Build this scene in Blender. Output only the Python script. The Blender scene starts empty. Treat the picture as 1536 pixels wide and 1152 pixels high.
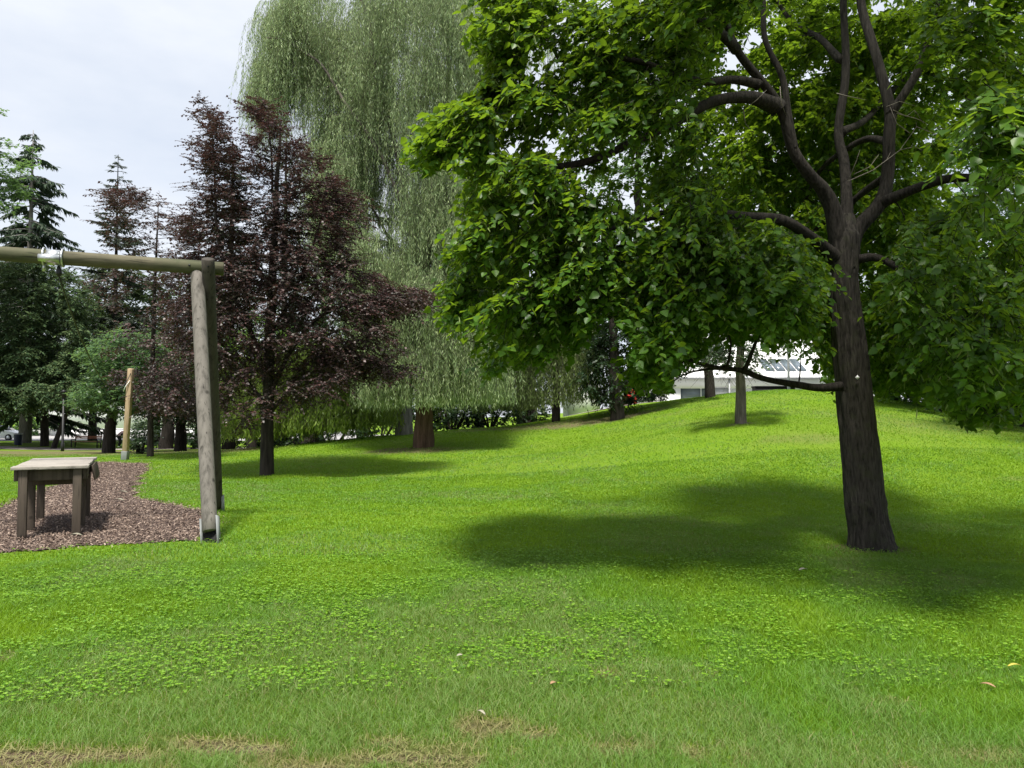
import bpy, math, random
import numpy as np
from mathutils import Vector, Matrix
random.seed(7); rng = np.random.default_rng(7)
C = bpy.context.scene.collection
# ------------------------------------------------------------------ camera maths (photo pixels 1536x1152)
F = 1109.0; CZ = 1.6; PITCH = math.atan(44/1109); cp, sp = math.cos(PITCH), math.sin(PITCH)
def at(px, py, Y):
    xc = (px-768)/F; yc = -(py-576)/F
    d = Vector((xc, cp-sp*yc, sp+cp*yc)); return Vector((0, 0, CZ)) + d*(Y/d.y)
def atn(px, py, Y):
    xc = (px-768)/F; yc = -(py-576)/F; dy = cp-sp*yc; t = Y/dy
    return np.stack([xc*t, Y+0*t, CZ+(sp+cp*yc)*t], -1)
def proj(P):
    x, y, z = P[..., 0], P[..., 1], P[..., 2]-CZ
    d = np.maximum(y*cp+z*sp, .05); yc = -y*sp+z*cp
    return 768+F*x/d, 576-F*yc/d
def inpoly(x, y, poly):
    x = np.asarray(x, float); y = np.asarray(y, float); r = np.zeros(x.shape, bool); n = len(poly)
    for i in range(n):
        x0, y0 = poly[i]; x1, y1 = poly[(i+1) % n]
        if y0 == y1: continue
        c = ((y0 > y) != (y1 > y)) & (x < (x1-x0)*(y-y0)/(y1-y0)+x0); r ^= c
    return r
def unit(v): return v/np.maximum(np.linalg.norm(v, axis=-1, keepdims=True), 1e-9)
# value noise
_T = rng.random((64, 64, 64))
def noise3(P, s=1.0):
    p = np.asarray(P, float)*s; i = np.floor(p).astype(int); f = p-i; f = f*f*(3-2*f); r = 0
    for a in (0, 1):
        for b in (0, 1):
            for c in (0, 1):
                w = (f[..., 0] if a else 1-f[..., 0])*(f[..., 1] if b else 1-f[..., 1])*(f[..., 2] if c else 1-f[..., 2])
                r = r+w*_T[(i[..., 0]+a) % 64, (i[..., 1]+b) % 64, (i[..., 2]+c) % 64]
    return r
def noise2(x, y, s=1.0, k=0.5): return noise3(np.stack([x, y, np.full_like(x, k/s)], -1), s)
# ------------------------------------------------------------------ terrain
_cpts = []
for px, py, Y in [(330,683,27),(200,688,26),(40,688,26),(600,652,31),(740,643,31.5),(860,630,32),(1000,605,32),(1100,592,31),(1210,584,30),(1290,590,29),
                  (1400,615,28),(1536,637,26),(1110,635,22),(636,670,26),(402,712,19),(924,630,30),(834,634,33),(1066,594,31),
                  (1220,655,19),(1420,655,20),(1536,665,18.5),(900,660,25),(770,672,25),(1000,650,22.5),
                  (165,679,42),(96,677,50),(130,672,56),(42,665,60),(0,661,75),(250,675,50),(345,682,44),(450,672,48),(560,668,52),(200,651,95),(0,651,95),
                  (780,639,42),(940,607.5,42),(1000,603,48),(1150,596,46)]:
    p = at(px, py, Y); _cpts.append((p.x, p.y, p.z))
for x, y in [(-4,3),(0,3),(4,3),(-7,6),(0,6),(5,6),(-9,10),(-4,10),(0,10),(4.4,9),(9,9),(-14,16),(-8,16),(-3,15),(2,14.5),(8,14.5),(-16,22),(-10,21),(13,13),(-30,14),(-25,5),(25,5),(0,-10),(-40,-10),(40,-10)]:
    _cpts.append((x, y, 0.0))
for x, y, z in [(-100,60,-1.1),(-100,110,-1.1),(-40,110,-1.1),(-60,80,-1.1),(-30,70,-1.1),(-12,75,-.9),(0,110,-.8),(-60,30,-.5),(-100,10,-.3),(0,60,.2),(30,55,2.2),(60,60,2.2),(60,110,2),(30,110,1.5),(22,30,1.6),(45,30,1.8),(45,12,.6),(100,60,2),(100,10,.8),(16,40,2.1)]:
    _cpts.append((x, y, z))
_cp = np.array(_cpts); _n = len(_cp)
def _phi(r2): return .5*r2*np.log(r2+1e-9)
_d = ((_cp[:, None, :2]-_cp[None, :, :2])**2).sum(-1)
_K = np.zeros((_n+3, _n+3)); _K[:_n, :_n] = _phi(_d)+np.eye(_n)*3.0; _K[:_n, _n] = 1; _K[:_n, _n+1:] = _cp[:, :2]; _K[_n, :_n] = 1; _K[_n+1:, :_n] = _cp[:, :2].T
_w = np.linalg.solve(_K, np.r_[_cp[:, 2], 0, 0, 0])
def terr(x, y):
    x = np.clip(np.asarray(x, float), -100, 100); y = np.clip(np.asarray(y, float), -10, 110); sh = x.shape; x = x.ravel(); y = y.ravel(); out = np.empty(x.size)
    for a in range(0, x.size, 40000):
        xs, ys = x[a:a+40000], y[a:a+40000]
        out[a:a+40000] = _phi((xs[:, None]-_cp[None, :, 0])**2+(ys[:, None]-_cp[None, :, 1])**2)@_w[:_n]+_w[_n]+_w[_n+1]*xs+_w[_n+2]*ys
    return out.reshape(sh)
def gz(x, y): return float(terr(np.array([x]), np.array([y]))[0])
def ground_px(px, py):            # where the view ray through a photo pixel meets the ground
    Ys = np.linspace(3, 60, 700); P = atn(np.full(700, px, float), np.full(700, py, float), Ys)
    k = np.argmax(P[:, 2] <= terr(P[:, 0], P[:, 1])); return P[k, 0], P[k, 1]
def on_ground(px, Y, dz=0):
    x = (px-768)/F*Y/cp*1.0; return Vector((x, Y, gz(x, Y)+dz))
# ------------------------------------------------------------------ mesh helpers
def mesh_obj(name, V, faces, mat, parent=None, smooth=False, attr=None):
    me = bpy.data.meshes.new(name); V = np.asarray(V, np.float32)
    faces = [np.asarray(f, np.int32) for f in faces if len(f)]
    me.vertices.add(len(V)); me.vertices.foreach_set('co', V.ravel())
    tot = np.concatenate([np.full(len(f), f.shape[1], np.int32) for f in faces]); idx = np.concatenate([f.ravel() for f in faces])
    me.loops.add(len(idx)); me.loops.foreach_set('vertex_index', idx)
    me.polygons.add(len(tot)); me.polygons.foreach_set('loop_start', np.r_[0, np.cumsum(tot)[:-1]].astype(np.int32)); me.polygons.foreach_set('loop_total', tot)
    if smooth: me.polygons.foreach_set('use_smooth', np.ones(len(tot), bool))
    if attr:
        for k, a in attr.items():
            at_ = me.attributes.new(k, 'FLOAT', 'POINT'); at_.data.foreach_set('value', np.asarray(a, np.float32))
    me.update(calc_edges=True); me.validate()
    if mat: me.materials.append(mat)
    o = bpy.data.objects.new(name, me); C.objects.link(o)
    if parent is not None:
        o.parent = parent; o.matrix_parent_inverse = Matrix.Translation(-parent.location)
    return o
class MB:
    def __init__(s): s.v = []; s.f = {}; s.n = 0
    def add(s, V, faces):
        V = np.asarray(V, float)
        for f in faces:
            f = np.asarray(f, int)
            if len(f): s.f.setdefault(f.shape[1], []).append(f+s.n)
        s.v.append(V); s.n += len(V); return s
    def box(s, c, size, rz=0, M=None):
        x, y, z = [d/2 for d in size]; V = np.array([[a*x, b*y, e*z] for a in (-1, 1) for b in (-1, 1) for e in (-1, 1)])
        if M is not None: V = V@np.array(M).T
        cz, sz = math.cos(rz), math.sin(rz); V = V@np.array([[cz, sz, 0], [-sz, cz, 0], [0, 0, 1]])+np.array(c)
        return s.add(V, [[[0,1,3,2],[4,6,7,5],[0,4,5,1],[2,3,7,6],[0,2,6,4],[1,5,7,3]]])
    def beam(s, p0, p1, w, h, up=(0, 0, 1)):
        p0 = np.array(p0, float); p1 = np.array(p1, float); t = unit(p1-p0); b = unit(np.cross(np.array(up, float), t)); n = np.cross(t, b)
        V = [p+a*b*w/2+e*n*h/2 for p in (p0, p1) for a in (-1, 1) for e in (-1, 1)]
        return s.add(V, [[[0,1,3,2],[4,6,7,5],[0,4,5,1],[2,3,7,6],[0,2,6,4],[1,5,7,3]]])
    def tube(s, pts, rad, n=10, cap=True, jit=None):
        pts = np.asarray(pts, float); m = len(pts); rad = np.broadcast_to(np.asarray(rad, float), (m,))
        T = unit(np.gradient(pts, axis=0)); ref = np.array([1., 0, 0]) if abs(T[0, 0]) < .8 else np.array([0, 0, 1.])
        A = unit(ref-T*(T@ref)[:, None]); B = np.cross(T, A); th = np.arange(n)*2*math.pi/n
        ring = np.cos(th)[None, :, None]*A[:, None, :]+np.sin(th)[None, :, None]*B[:, None, :]
        R = rad[:, None]*np.ones(n)[None, :]
        if jit is not None: R = R*jit(np.linspace(0, 1, m)[:, None]*np.ones(n), th[None, :]*np.ones((m, 1)))
        V = (pts[:, None, :]+ring*R[:, :, None]).reshape(-1, 3)
        i = np.arange(m-1)[:, None]*n; j = np.arange(n)[None, :]; k = (j+1) % n
        Q = np.stack([i+j, i+k, i+n+k, i+n+j], -1).reshape(-1, 4)
        if cap:
            V = np.vstack([V, pts[0], pts[-1]]); a = m*n; jj = np.arange(n); kk = (jj+1) % n
            return s.add(V, [Q, np.stack([kk, jj, np.full(n, a)], -1), np.stack([(m-1)*n+jj, (m-1)*n+kk, np.full(n, a+1)], -1)])
        return s.add(V, [Q])
    def segs(s, P0, P1, r0, r1):       # many thin three-sided twigs at once
        P0 = np.asarray(P0); P1 = np.asarray(P1); N = len(P0)
        if N == 0: return s
        T = unit(P1-P0); ref = np.where(np.abs(T[:, 2:3]) < .9, [[0, 0, 1.]], [[1., 0, 0]]); A = unit(np.cross(T, ref)); B = np.cross(T, A)
        V = []
        for P, r in ((P0, r0), (P1, r1)):
            for k in range(3): V.append(P+(math.cos(k*2.0944)*A+math.sin(k*2.0944)*B)*np.broadcast_to(np.asarray(r), (N,))[:, None])
        V = np.stack(V, 1).reshape(-1, 3); b = np.arange(N)[:, None]*6
        Q = np.concatenate([b+np.array([[k, (k+1) % 3, 3+(k+1) % 3, 3+k]]) for k in range(3)])
        return s.add(V, [Q])
    def lathe(s, c, prof, n=16):
        m = len(prof); th = np.arange(n)*2*math.pi/n
        V = np.array([[c[0]+r*math.cos(t), c[1]+r*math.sin(t), c[2]+z] for r, z in prof for t in th])
        i = np.arange(m-1)[:, None]*n; j = np.arange(n)[None, :]; k = (j+1) % n
        return s.add(V, [np.stack([i+j, i+k, i+n+k, i+n+j], -1).reshape(-1, 4)])
    def prism(s, poly, d0, d1, axis=1):   # polygon in the two other axes extruded along axis
        n = len(poly); V = []
        for d in (d0, d1):
            for a, b in poly: V.append((a, d, b) if axis == 1 else ((d, a, b) if axis == 0 else (a, b, d)))
        j = np.arange(n); k = (j+1) % n
        s.add(V, [np.stack([j, k, n+k, n+j], -1)]); b = s.n-2*n
        s.f.setdefault(n, []).append(np.array([np.arange(n)[::-1]+b])); s.f[n].append(np.array([np.arange(n)+b+n])); return s
    def build(s, name, mat, parent=None, smooth=False, bevel=0):
        o = mesh_obj(name, np.vstack(s.v), [np.vstack(f) for f in s.f.values()], mat, parent, smooth)
        if bevel:
            m = o.modifiers.new('bevel', 'BEVEL'); m.width = bevel; m.segments = 2; m.limit_method = 'ANGLE'
        return o
def tag(o, label=None, cat=None, group=None, kind=None):
    if label: o['label'] = label
    if cat: o['category'] = cat
    if group: o['group'] = group
    if kind: o['kind'] = kind
    return o
def empty(name, loc, label, cat, group=None):
    o = bpy.data.objects.new(name, None); C.objects.link(o); o.location = loc; o.empty_display_size = .2
    return tag(o, label, cat, group)
# ------------------------------------------------------------------ materials
def newmat(name):
    m = bpy.data.materials.new(name); m.use_nodes = True; nt = m.node_tree; nt.nodes.clear()
    o = nt.nodes.new('ShaderNodeOutputMaterial'); return m, nt, o
def N(nt, t, **kw):
    n = nt.nodes.new(t)
    for k, v in kw.items():
        if k in n.inputs.keys() if isinstance(k, str) else False: n.inputs[k].default_value = v
        else: setattr(n, k, v)
    return n
def mixc(nt, fac, a, b, blend='MIX'):
    m = nt.nodes.new('ShaderNodeMix'); m.data_type = 'RGBA'; m.blend_type = blend
    for s, v in ((m.inputs[0], fac), (m.inputs[6], a), (m.inputs[7], b)):
        if hasattr(v, 'links'): nt.links.new(v, s)
        elif isinstance(v, (int, float)): s.default_value = v
        else: s.default_value = (*v, 1)
    return m.outputs[2]
def ramp(nt, x, stops):
    r = nt.nodes.new('ShaderNodeValToRGB'); e = r.color_ramp.elements
    while len(e) < len(stops): e.new(.5)
    for q, (p, c) in zip(e, stops):
        q.position = p; q.color = (*c, 1) if not isinstance(c, (int, float)) else (c, c, c, 1)
    nt.links.new(x, r.inputs[0]); return r.outputs[0]
def noise_n(nt, scale, detail=4, rough=.55, vec=None, stretch=None):
    n = nt.nodes.new('ShaderNodeTexNoise'); n.inputs['Scale'].default_value = scale; n.inputs['Detail'].default_value = detail; n.inputs['Roughness'].default_value = rough
    if vec is None: vec = nt.nodes.new('ShaderNodeTexCoord').outputs['Object']
    if stretch:
        mp = nt.nodes.new('ShaderNodeMapping'); mp.inputs['Scale'].default_value = stretch; nt.links.new(vec, mp.inputs[0]); vec = mp.outputs[0]
    nt.links.new(vec, n.inputs['Vector']); return n.outputs[0]
def bump(nt, h, strength, dist=.02):
    b = nt.nodes.new('ShaderNodeBump'); b.inputs['Strength'].default_value = strength; b.inputs['Distance'].default_value = dist; nt.links.new(h, b.inputs['Height']); return b.outputs[0]
def leafmat(name, cols, tcol, tw=.35, rough=.45, spec=.3, attr=None):
    m, nt, o = newmat(name)
    if attr:
        a = nt.nodes.new('ShaderNodeAttribute'); a.attribute_name = attr; rnd = a.outputs['Fac']
    else: rnd = nt.nodes.new('ShaderNodeNewGeometry').outputs['Random Per Island']
    n = len(cols); col = ramp(nt, rnd, [(i/(n-1), c) for i, c in enumerate(cols)])
    p = nt.nodes.new('ShaderNodeBsdfPrincipled'); p.inputs['Roughness'].default_value = rough; p.inputs['Specular IOR Level'].default_value = spec; nt.links.new(col, p.inputs['Base Color'])
    t = nt.nodes.new('ShaderNodeBsdfTranslucent'); nt.links.new(mixc(nt, .6, col, tcol), t.inputs['Color'])
    x = nt.nodes.new('ShaderNodeMixShader'); x.inputs[0].default_value = tw; nt.links.new(p.outputs[0], x.inputs[1]); nt.links.new(t.outputs[0], x.inputs[2]); nt.links.new(x.outputs[0], o.inputs[0]); return m
def barkmat(name, c1, c2, scale=14, strength=.7, moss=None):
    m, nt, o = newmat(name); n1 = noise_n(nt, scale, 8, .65, stretch=(1, 1, .16)); n2 = noise_n(nt, scale*.25, 4)
    col = ramp(nt, n1, [(.32, c1), (.66, c2)])
    if moss: col = mixc(nt, ramp(nt, n2, [(.5, 0.), (.68, .6)]), col, moss)
    p = nt.nodes.new('ShaderNodeBsdfPrincipled'); p.inputs['Roughness'].default_value = .9; p.inputs['Specular IOR Level'].default_value = .15
    nt.links.new(col, p.inputs['Base Color']); nt.links.new(bump(nt, n1, strength, .03), p.inputs['Normal']); nt.links.new(p.outputs[0], o.inputs[0]); return m
def woodmat(name, c1, c2, c3=None, stretch=(1, 1, .06), scale=16, knots=True):
    m, nt, o = newmat(name); g = noise_n(nt, scale, 8, .6, stretch=stretch); b = noise_n(nt, 2.2, 3)
    col = ramp(nt, g, [(.28, c1), (.5, c2), (.75, tuple(min(1, v*1.25) for v in c2))])
    if c3: col = mixc(nt, ramp(nt, b, [(.42, 0.), (.62, .75)]), col, c3)
    if knots:
        v = nt.nodes.new('ShaderNodeTexVoronoi'); v.inputs['Scale'].default_value = 3.2; tc = nt.nodes.new('ShaderNodeTexCoord'); nt.links.new(tc.outputs['Object'], v.inputs['Vector'])
        col = mixc(nt, ramp(nt, v.outputs['Distance'], [(.05, .85), (.13, 0.)]), col, tuple(x*.45 for x in c1))
    cr = noise_n(nt, scale*2.2, 5, .5, stretch=tuple(v*.5 if v < .5 else v for v in stretch)); col = mixc(nt, ramp(nt, cr, [(.30, .85), (.38, 0.)]), col, tuple(x*.3 for x in c1))
    p = nt.nodes.new('ShaderNodeBsdfPrincipled'); p.inputs['Roughness'].default_value = .8; p.inputs['Specular IOR Level'].default_value = .25
    nt.links.new(col, p.inputs['Base Color']); nt.links.new(bump(nt, g, .4, .01), p.inputs['Normal']); nt.links.new(p.outputs[0], o.inputs[0]); return m
def plain(name, c, rough=.6, metal=0, spec=.4, var=.12, scale=6):
    m, nt, o = newmat(name); n = noise_n(nt, scale, 5)
    col = ramp(nt, n, [(.3, tuple(v*(1-var) for v in c)), (.7, tuple(min(1, v*(1+var)) for v in c))])
    p = nt.nodes.new('ShaderNodeBsdfPrincipled'); p.inputs['Roughness'].default_value = rough; p.inputs['Metallic'].default_value = metal; p.inputs['Specular IOR Level'].default_value = spec
    nt.links.new(col, p.inputs['Base Color']); nt.links.new(p.outputs[0], o.inputs[0]); return m
M = {}
M['bark'] = barkmat('linden_bark', (.011,.010,.009), (.066,.059,.051), 34, 1.0, (.045,.048,.028)); M['limb'] = barkmat('linden_limb_bark_shaded', (.010,.009,.008), (.052,.046,.040), 34, 1.0)  # limb bark is the trunk bark darkened to carry backlit shade
M['bark_dark'] = barkmat('dark_bark', (.012,.010,.009), (.05,.042,.036), 12)
M['bark_grey'] = barkmat('grey_bark', (.10,.095,.09), (.26,.245,.23), 9)
M['bark_mid'] = barkmat('brown_grey_bark', (.06,.052,.045), (.17,.15,.13), 12); M['bark_red'] = barkmat('reddish_bark', (.045,.028,.02), (.16,.10,.075), 10, 1.0)
M['twig_pale'] = barkmat('pale_dead_twig', (.16,.14,.12), (.32,.29,.25), 30)
M['linden'] = leafmat('linden_leaf', [(.022,.064,.009), (.040,.105,.011), (.066,.152,.014), (.10,.19,.022)], (.34,.52,.02), .46, .42, .35)
M['bract'] = leafmat('linden_bract', [(.16,.24,.06), (.24,.30,.10)], (.4,.5,.12), .45)
M['beech'] = leafmat('copper_leaf', [(.030,.022,.022), (.052,.034,.034), (.085,.037,.035), (.085,.066,.063), (.06,.066,.046)], (.12,.04,.035), .22, .45, .4)
M['willow'] = leafmat('willow_leaf', [(.14,.22,.10), (.225,.32,.145), (.31,.41,.195), (.39,.48,.22)], (.5,.58,.26), .38, .5, .3)
M['willow_dark'] = leafmat('yellow_green_willow_leaf', [(.08,.145,.02), (.14,.22,.028), (.20,.28,.045)], (.35,.48,.06), .42)  # yellow-green leaf colour of the second willow
M['weeping'] = leafmat('weeping_leaf', [(.09,.14,.04), (.14,.20,.06), (.20,.26,.09)], (.36,.46,.14), .35)
M['spruce'] = leafmat('spruce_needle', [(.018,.036,.020), (.030,.055,.030), (.048,.078,.042)], (.08,.14,.05), .15, .5, .3)
M['spruce_grey'] = leafmat('grey_spruce_needle', [(.04,.055,.042), (.06,.08,.06), (.085,.105,.075)], (.12,.16,.08), .2)
M['yew'] = leafmat('yew_needle', [(.025,.052,.026), (.045,.085,.035), (.075,.12,.046), (.10,.135,.06)], (.14,.2,.05), .2, .6, .12)
M['fresh'] = leafmat('fresh_leaf', [(.024,.062,.024), (.045,.105,.036), (.095,.165,.06)], (.3,.5,.12), .4, .4, .4)
M['mid'] = leafmat('mid_leaf', [(.025,.065,.012), (.045,.11,.018), (.075,.16,.026)], (.24,.42,.05), .38, .42, .4)
M['dusk'] = leafmat('grey_green_leaf', [(.03,.055,.028), (.05,.085,.04), (.08,.12,.06)], (.16,.26,.10), .3, .35, .5)
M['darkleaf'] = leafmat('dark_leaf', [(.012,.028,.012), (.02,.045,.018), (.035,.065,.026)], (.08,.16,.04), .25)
M['grass'] = leafmat('grass_blade', [(.28,.235,.115), (.21,.27,.085), (.125,.25,.045), (.12,.265,.022), (.135,.265,.010), (.18,.32,.012)], (.34,.48,.01), .34, .5, .3, attr='tone')
M['clover'] = leafmat('clover_leaf', [(.05,.14,.012), (.12,.27,.014), (.17,.33,.02), (.23,.38,.05)], (.30,.48,.01), .35, .5, .3)
M['post'] = woodmat('weathered_round_post', (.058,.053,.046), (.15,.138,.122))
M['post_dark'] = woodmat('dark_round_post', (.02,.018,.015), (.055,.048,.04))
M['beam'] = woodmat('algae_beam', (.040,.038,.022), (.11,.10,.064), (.06,.07,.034), stretch=(.06, .3, 1))
M['plank'] = woodmat('grey_plank', (.15,.135,.118), (.30,.275,.245), stretch=(.12, 1, 1), scale=22, knots=False)
M['leg'] = woodmat('brown_leg', (.032,.026,.020), (.08,.064,.05), stretch=(1, 1, .08))
M['tan'] = woodmat('tan_timber', (.27,.185,.12), (.42,.305,.205))
M['zinc'] = plain('galvanised_steel', (.55,.57,.58), .38, .85, .5, .2, 18)
M['zinc_light'] = plain('pale_zinc_shoe', (.22,.235,.235), .7, .1)
M['black'] = plain('black_metal', (.012,.012,.013), .5)
M['hole'] = plain('gap_black', (.006,.006,.006), .8)  # near-black for the shaded gap under the posts, also the utility box
M['navy'] = plain('navy_bin', (.012,.018,.045), .5)
M['white'] = plain('white_wall', (.90,.90,.91), .7, var=.02, scale=1.2)
M['whitepaint'] = plain('white_carpaint', (.78,.79,.80), .25, 0, .6, .02)
M['greyline'] = plain('grey_plinth', (.42,.43,.45), .8)
M['glass'] = plain('dark_glass', (.12,.15,.18), .15, 0, .8, .3, .6)
M['carglass'] = plain('car_glass', (.01,.012,.015), .08, 0, .8)
M['tyre'] = plain('tyre_rubber', (.012,.012,.012), .85)
M['benchred'] = plain('red_brown_slat', (.30,.12,.07), .6)
M['red'] = plain('red_paint', (.50,.03,.02), .5)
M['brown'] = plain('brown_shed', (.10,.045,.03), .8)
M['asphalt'] = plain('asphalt', (.30,.29,.29), .9, scale=3)
M['pathm'] = plain('path_gravel', (.30,.26,.24), .95, scale=2)
M['pink'] = plain('pink_cloth', (.62,.42,.46), .8)
M['skin'] = plain('skin', (.45,.28,.2), .6)
M['cloth'] = plain('black_cloth', (.012,.012,.016), .85)
M['hair'] = plain('brown_hair', (.04,.025,.015), .7)
M['drygrass'] = plain('dry_leaf', (.33,.20,.11), .8)
M['yellow'] = plain('yellow_leaf', (.55,.45,.08), .7)
M['paleleaf'] = plain('pale_leaf', (.30,.285,.215), .8)
def chipmat():
    m, nt, o = newmat('wood_chip'); r = nt.nodes.new('ShaderNodeNewGeometry').outputs['Random Per Island']
    col = ramp(nt, r, [(0, (.06,.040,.030)), (.35, (.135,.092,.07)), (.7, (.205,.148,.115)), (1, (.37,.29,.235))])
    p = nt.nodes.new('ShaderNodeBsdfPrincipled'); p.inputs['Roughness'].default_value = .9; nt.links.new(col, p.inputs['Base Color']); nt.links.new(p.outputs[0], o.inputs[0]); return m
M['chip'] = chipmat()
def mulchmat():
    m, nt, o = newmat('mulch'); n = noise_n(nt, 30, 6, .7); col = ramp(nt, n, [(.3, (.022,.014,.012)), (.7, (.11,.07,.056))])
    p = nt.nodes.new('ShaderNodeBsdfPrincipled'); p.inputs['Roughness'].default_value = .95; nt.links.new(col, p.inputs['Base Color']); nt.links.new(bump(nt, n, .8, .03), p.inputs['Normal']); nt.links.new(p.outputs[0], o.inputs[0]); return m
M['mulch'] = mulchmat()
def groundmat():
    m, nt, o = newmat('lawn_ground')
    tc = nt.nodes.new('ShaderNodeTexCoord').outputs['Object']
    n1 = noise_n(nt, 26, 8, .7, tc); n2 = noise_n(nt, .55, 4, .6, tc); n3 = noise_n(nt, 5, 5, .6, tc)
    g = ramp(nt, n1, [(.25, (.065,.125,.008)), (.5, (.12,.215,.010)), (.8, (.19,.31,.018))])
    g = mixc(nt, ramp(nt, n2, [(.38, 0.), (.66, .55)]), g, (.15,.21,.03))
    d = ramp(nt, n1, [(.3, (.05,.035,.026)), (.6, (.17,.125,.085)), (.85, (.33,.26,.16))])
    a = nt.nodes.new('ShaderNodeAttribute'); a.attribute_name = 'bare_shade'
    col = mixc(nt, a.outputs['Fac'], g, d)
    p = nt.nodes.new('ShaderNodeBsdfPrincipled'); p.inputs['Roughness'].default_value = .95; p.inputs['Specular IOR Level'].default_value = .1
    nt.links.new(col, p.inputs['Base Color']); nt.links.new(bump(nt, n1, .9, .04), p.inputs['Normal']); nt.links.new(p.outputs[0], o.inputs[0]); return m
M['ground'] = groundmat()
# ------------------------------------------------------------------ ground, mulch, path
MULCH_PX = [(-260,862),(-60,838),(0,833),(90,824),(170,818),(240,817),(300,813),(318,803),(322,785),(316,768),(290,762),(250,757),(216,750),(205,742),(212,722),(222,705),(224,696),(170,694),(140,694),(128,700),(112,715),(85,730),(50,738),(20,752),(0,760),(-80,775),(-260,800)]
MULCH = [ground_px(*p) for p in MULCH_PX]
def in_mulch(x, y):
    x = x+(noise2(x, y, 3.1, 3)-.5)*.3; y = y+(noise2(x, y, 2.7, 9)-.5)*.35
    return inpoly(x, y, MULCH)
PATCH = []      # bare earth patches: centre, half sizes, strength
for px, py, rx, ry, s in [(608,676,1.5,1.0,.75),(1215,658,1.5,.5,.3),(1050,613,1.4,.5,.2),(1305,822,.55,.35,.7),(1440,640,4,2.2,.22),(1110,637,.4,.3,.6),(880,634,3.0,1.0,.8),(790,640,3,1.2,.7),(735,1095,.22,.12,.8),(800,1112,.14,.06,.8),(580,1118,.16,.06,.8),(345,1128,.28,.09,1),(20,1150,.5,.10,1),(170,1145,.3,.07,.9),(600,1150,.35,.07,.9),(455,1152,.3,.07,.8),(930,1130,.18,.06,.7),(0,995,.10,.25,.8),(1340,1060,.12,.06,.5),(1480,1140,.3,.08,.5),(900,1018,.12,.06,.6),(310,1120,.2,.06,.9),(640,1130,.2,.06,.6),(1515,720,.4,.2,.4),(1290,820,.4,.3,.6)]:
    x, y = ground_px(px, py); PATCH.append((x, y, rx, ry, s))
def bare_shade(x, y):
    r = np.zeros_like(x); n = noise2(x, y, 4.5, 2)*.9+noise2(x, y, 13, 5)*.5
    for cx, cy, rx, ry, s in PATCH:
        d = np.sqrt(((x-cx)/rx)**2+((y-cy)/ry)**2); r = np.maximum(r, s*np.clip((1.25-d)*1.6+(n-.7)*1.1, 0, 1)*(d < 1.8))
    edge = np.clip((3.46-y)*2.6+(n-.78)*2.6, 0, 1)*(y < 4.3)
    shade = np.clip((y-27)*.3, 0, 1)*np.clip((-8-x)*.4, 0, 1)*np.clip((51-y)*.4, 0, 1)*.8*(.5+n*.6)     # shade band before the far conifers, painted in as dark soil colour
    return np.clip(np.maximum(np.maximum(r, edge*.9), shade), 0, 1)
def axis(a, b, n, k): 
    t = np.linspace(-1, 1, n); s = np.sinh(k*t)/math.sinh(k); return (a+b)/2+(b-a)/2*s
gx = np.unique(np.r_[axis(-420, 420, 330, 7.0)]); ty = np.linspace(0, 1, 420)
gy = np.r_[np.linspace(-30, 2.6, 14)[:-1], 2.6+ (np.sinh(6*ty)/math.sinh(6))*520]
X, Y_ = np.meshgrid(gx, gy, indexing='ij'); Z = terr(X, Y_)+ (noise2(X, Y_, .9, 1)-.5)*.05*np.clip((Y_-2)/3, 0, 1)*np.clip((60-Y_)/20, 0, 1)
def gzn(x, y): return terr(x, y)+(noise2(x, y, .9, 1)-.5)*.05*np.clip((y-2)/3, 0, 1)*np.clip((60-y)/20, 0, 1)
nx, ny = X.shape; i = np.arange(nx-1)[:, None]*ny; j = np.arange(ny-1)[None, :]
g = mesh_obj('lawn', np.stack([X, Y_, Z], -1).reshape(-1, 3), [np.stack([i+j, i+ny+j, i+ny+j+1, i+j+1], -1).reshape(-1, 4)], M['ground'], smooth=True, attr={'bare_shade': bare_shade(X, Y_).ravel()})
tag(g, 'rolling green park lawn rising to a low hill on the right', 'lawn', kind='structure')
# mulch sheet
ax = np.arange(-19, -3, .08); ay = np.arange(7.5, 26, .08); X2, Y2 = np.meshgrid(ax, ay, indexing='ij'); inside = in_mulch(X2, Y2)
V = np.stack([X2, Y2, gzn(X2, Y2)+.012+.03*(noise2(X2, Y2, 6)-.3)*.5], -1).reshape(-1, 3); m_ = len(ay); i = (np.arange(len(ax)-1)[:, None]*m_); j = np.arange(m_-1)[None, :]
Q = np.stack([i+j, i+m_+j, i+m_+j+1, i+j+1], -1); keep = inside[:-1, :-1] & inside[1:, 1:] & inside[1:, :-1] & inside[:-1, 1:]
tag(mesh_obj('mulch_bed', V, [Q[keep]], M['mulch'], smooth=True), 'bed of reddish brown wood mulch under the cableway', 'mulch bed', kind='structure')
n = 380000; cx = rng.uniform(-19, -3, n); cy = 8+18*rng.random(n)**1.35; k = in_mulch(cx+rng.normal(0, .07, n), cy+rng.normal(0, .10, n)) & (proj(np.stack([cx, cy, cx*0], -1))[0] > -80); cx, cy = cx[k], cy[k]
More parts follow.
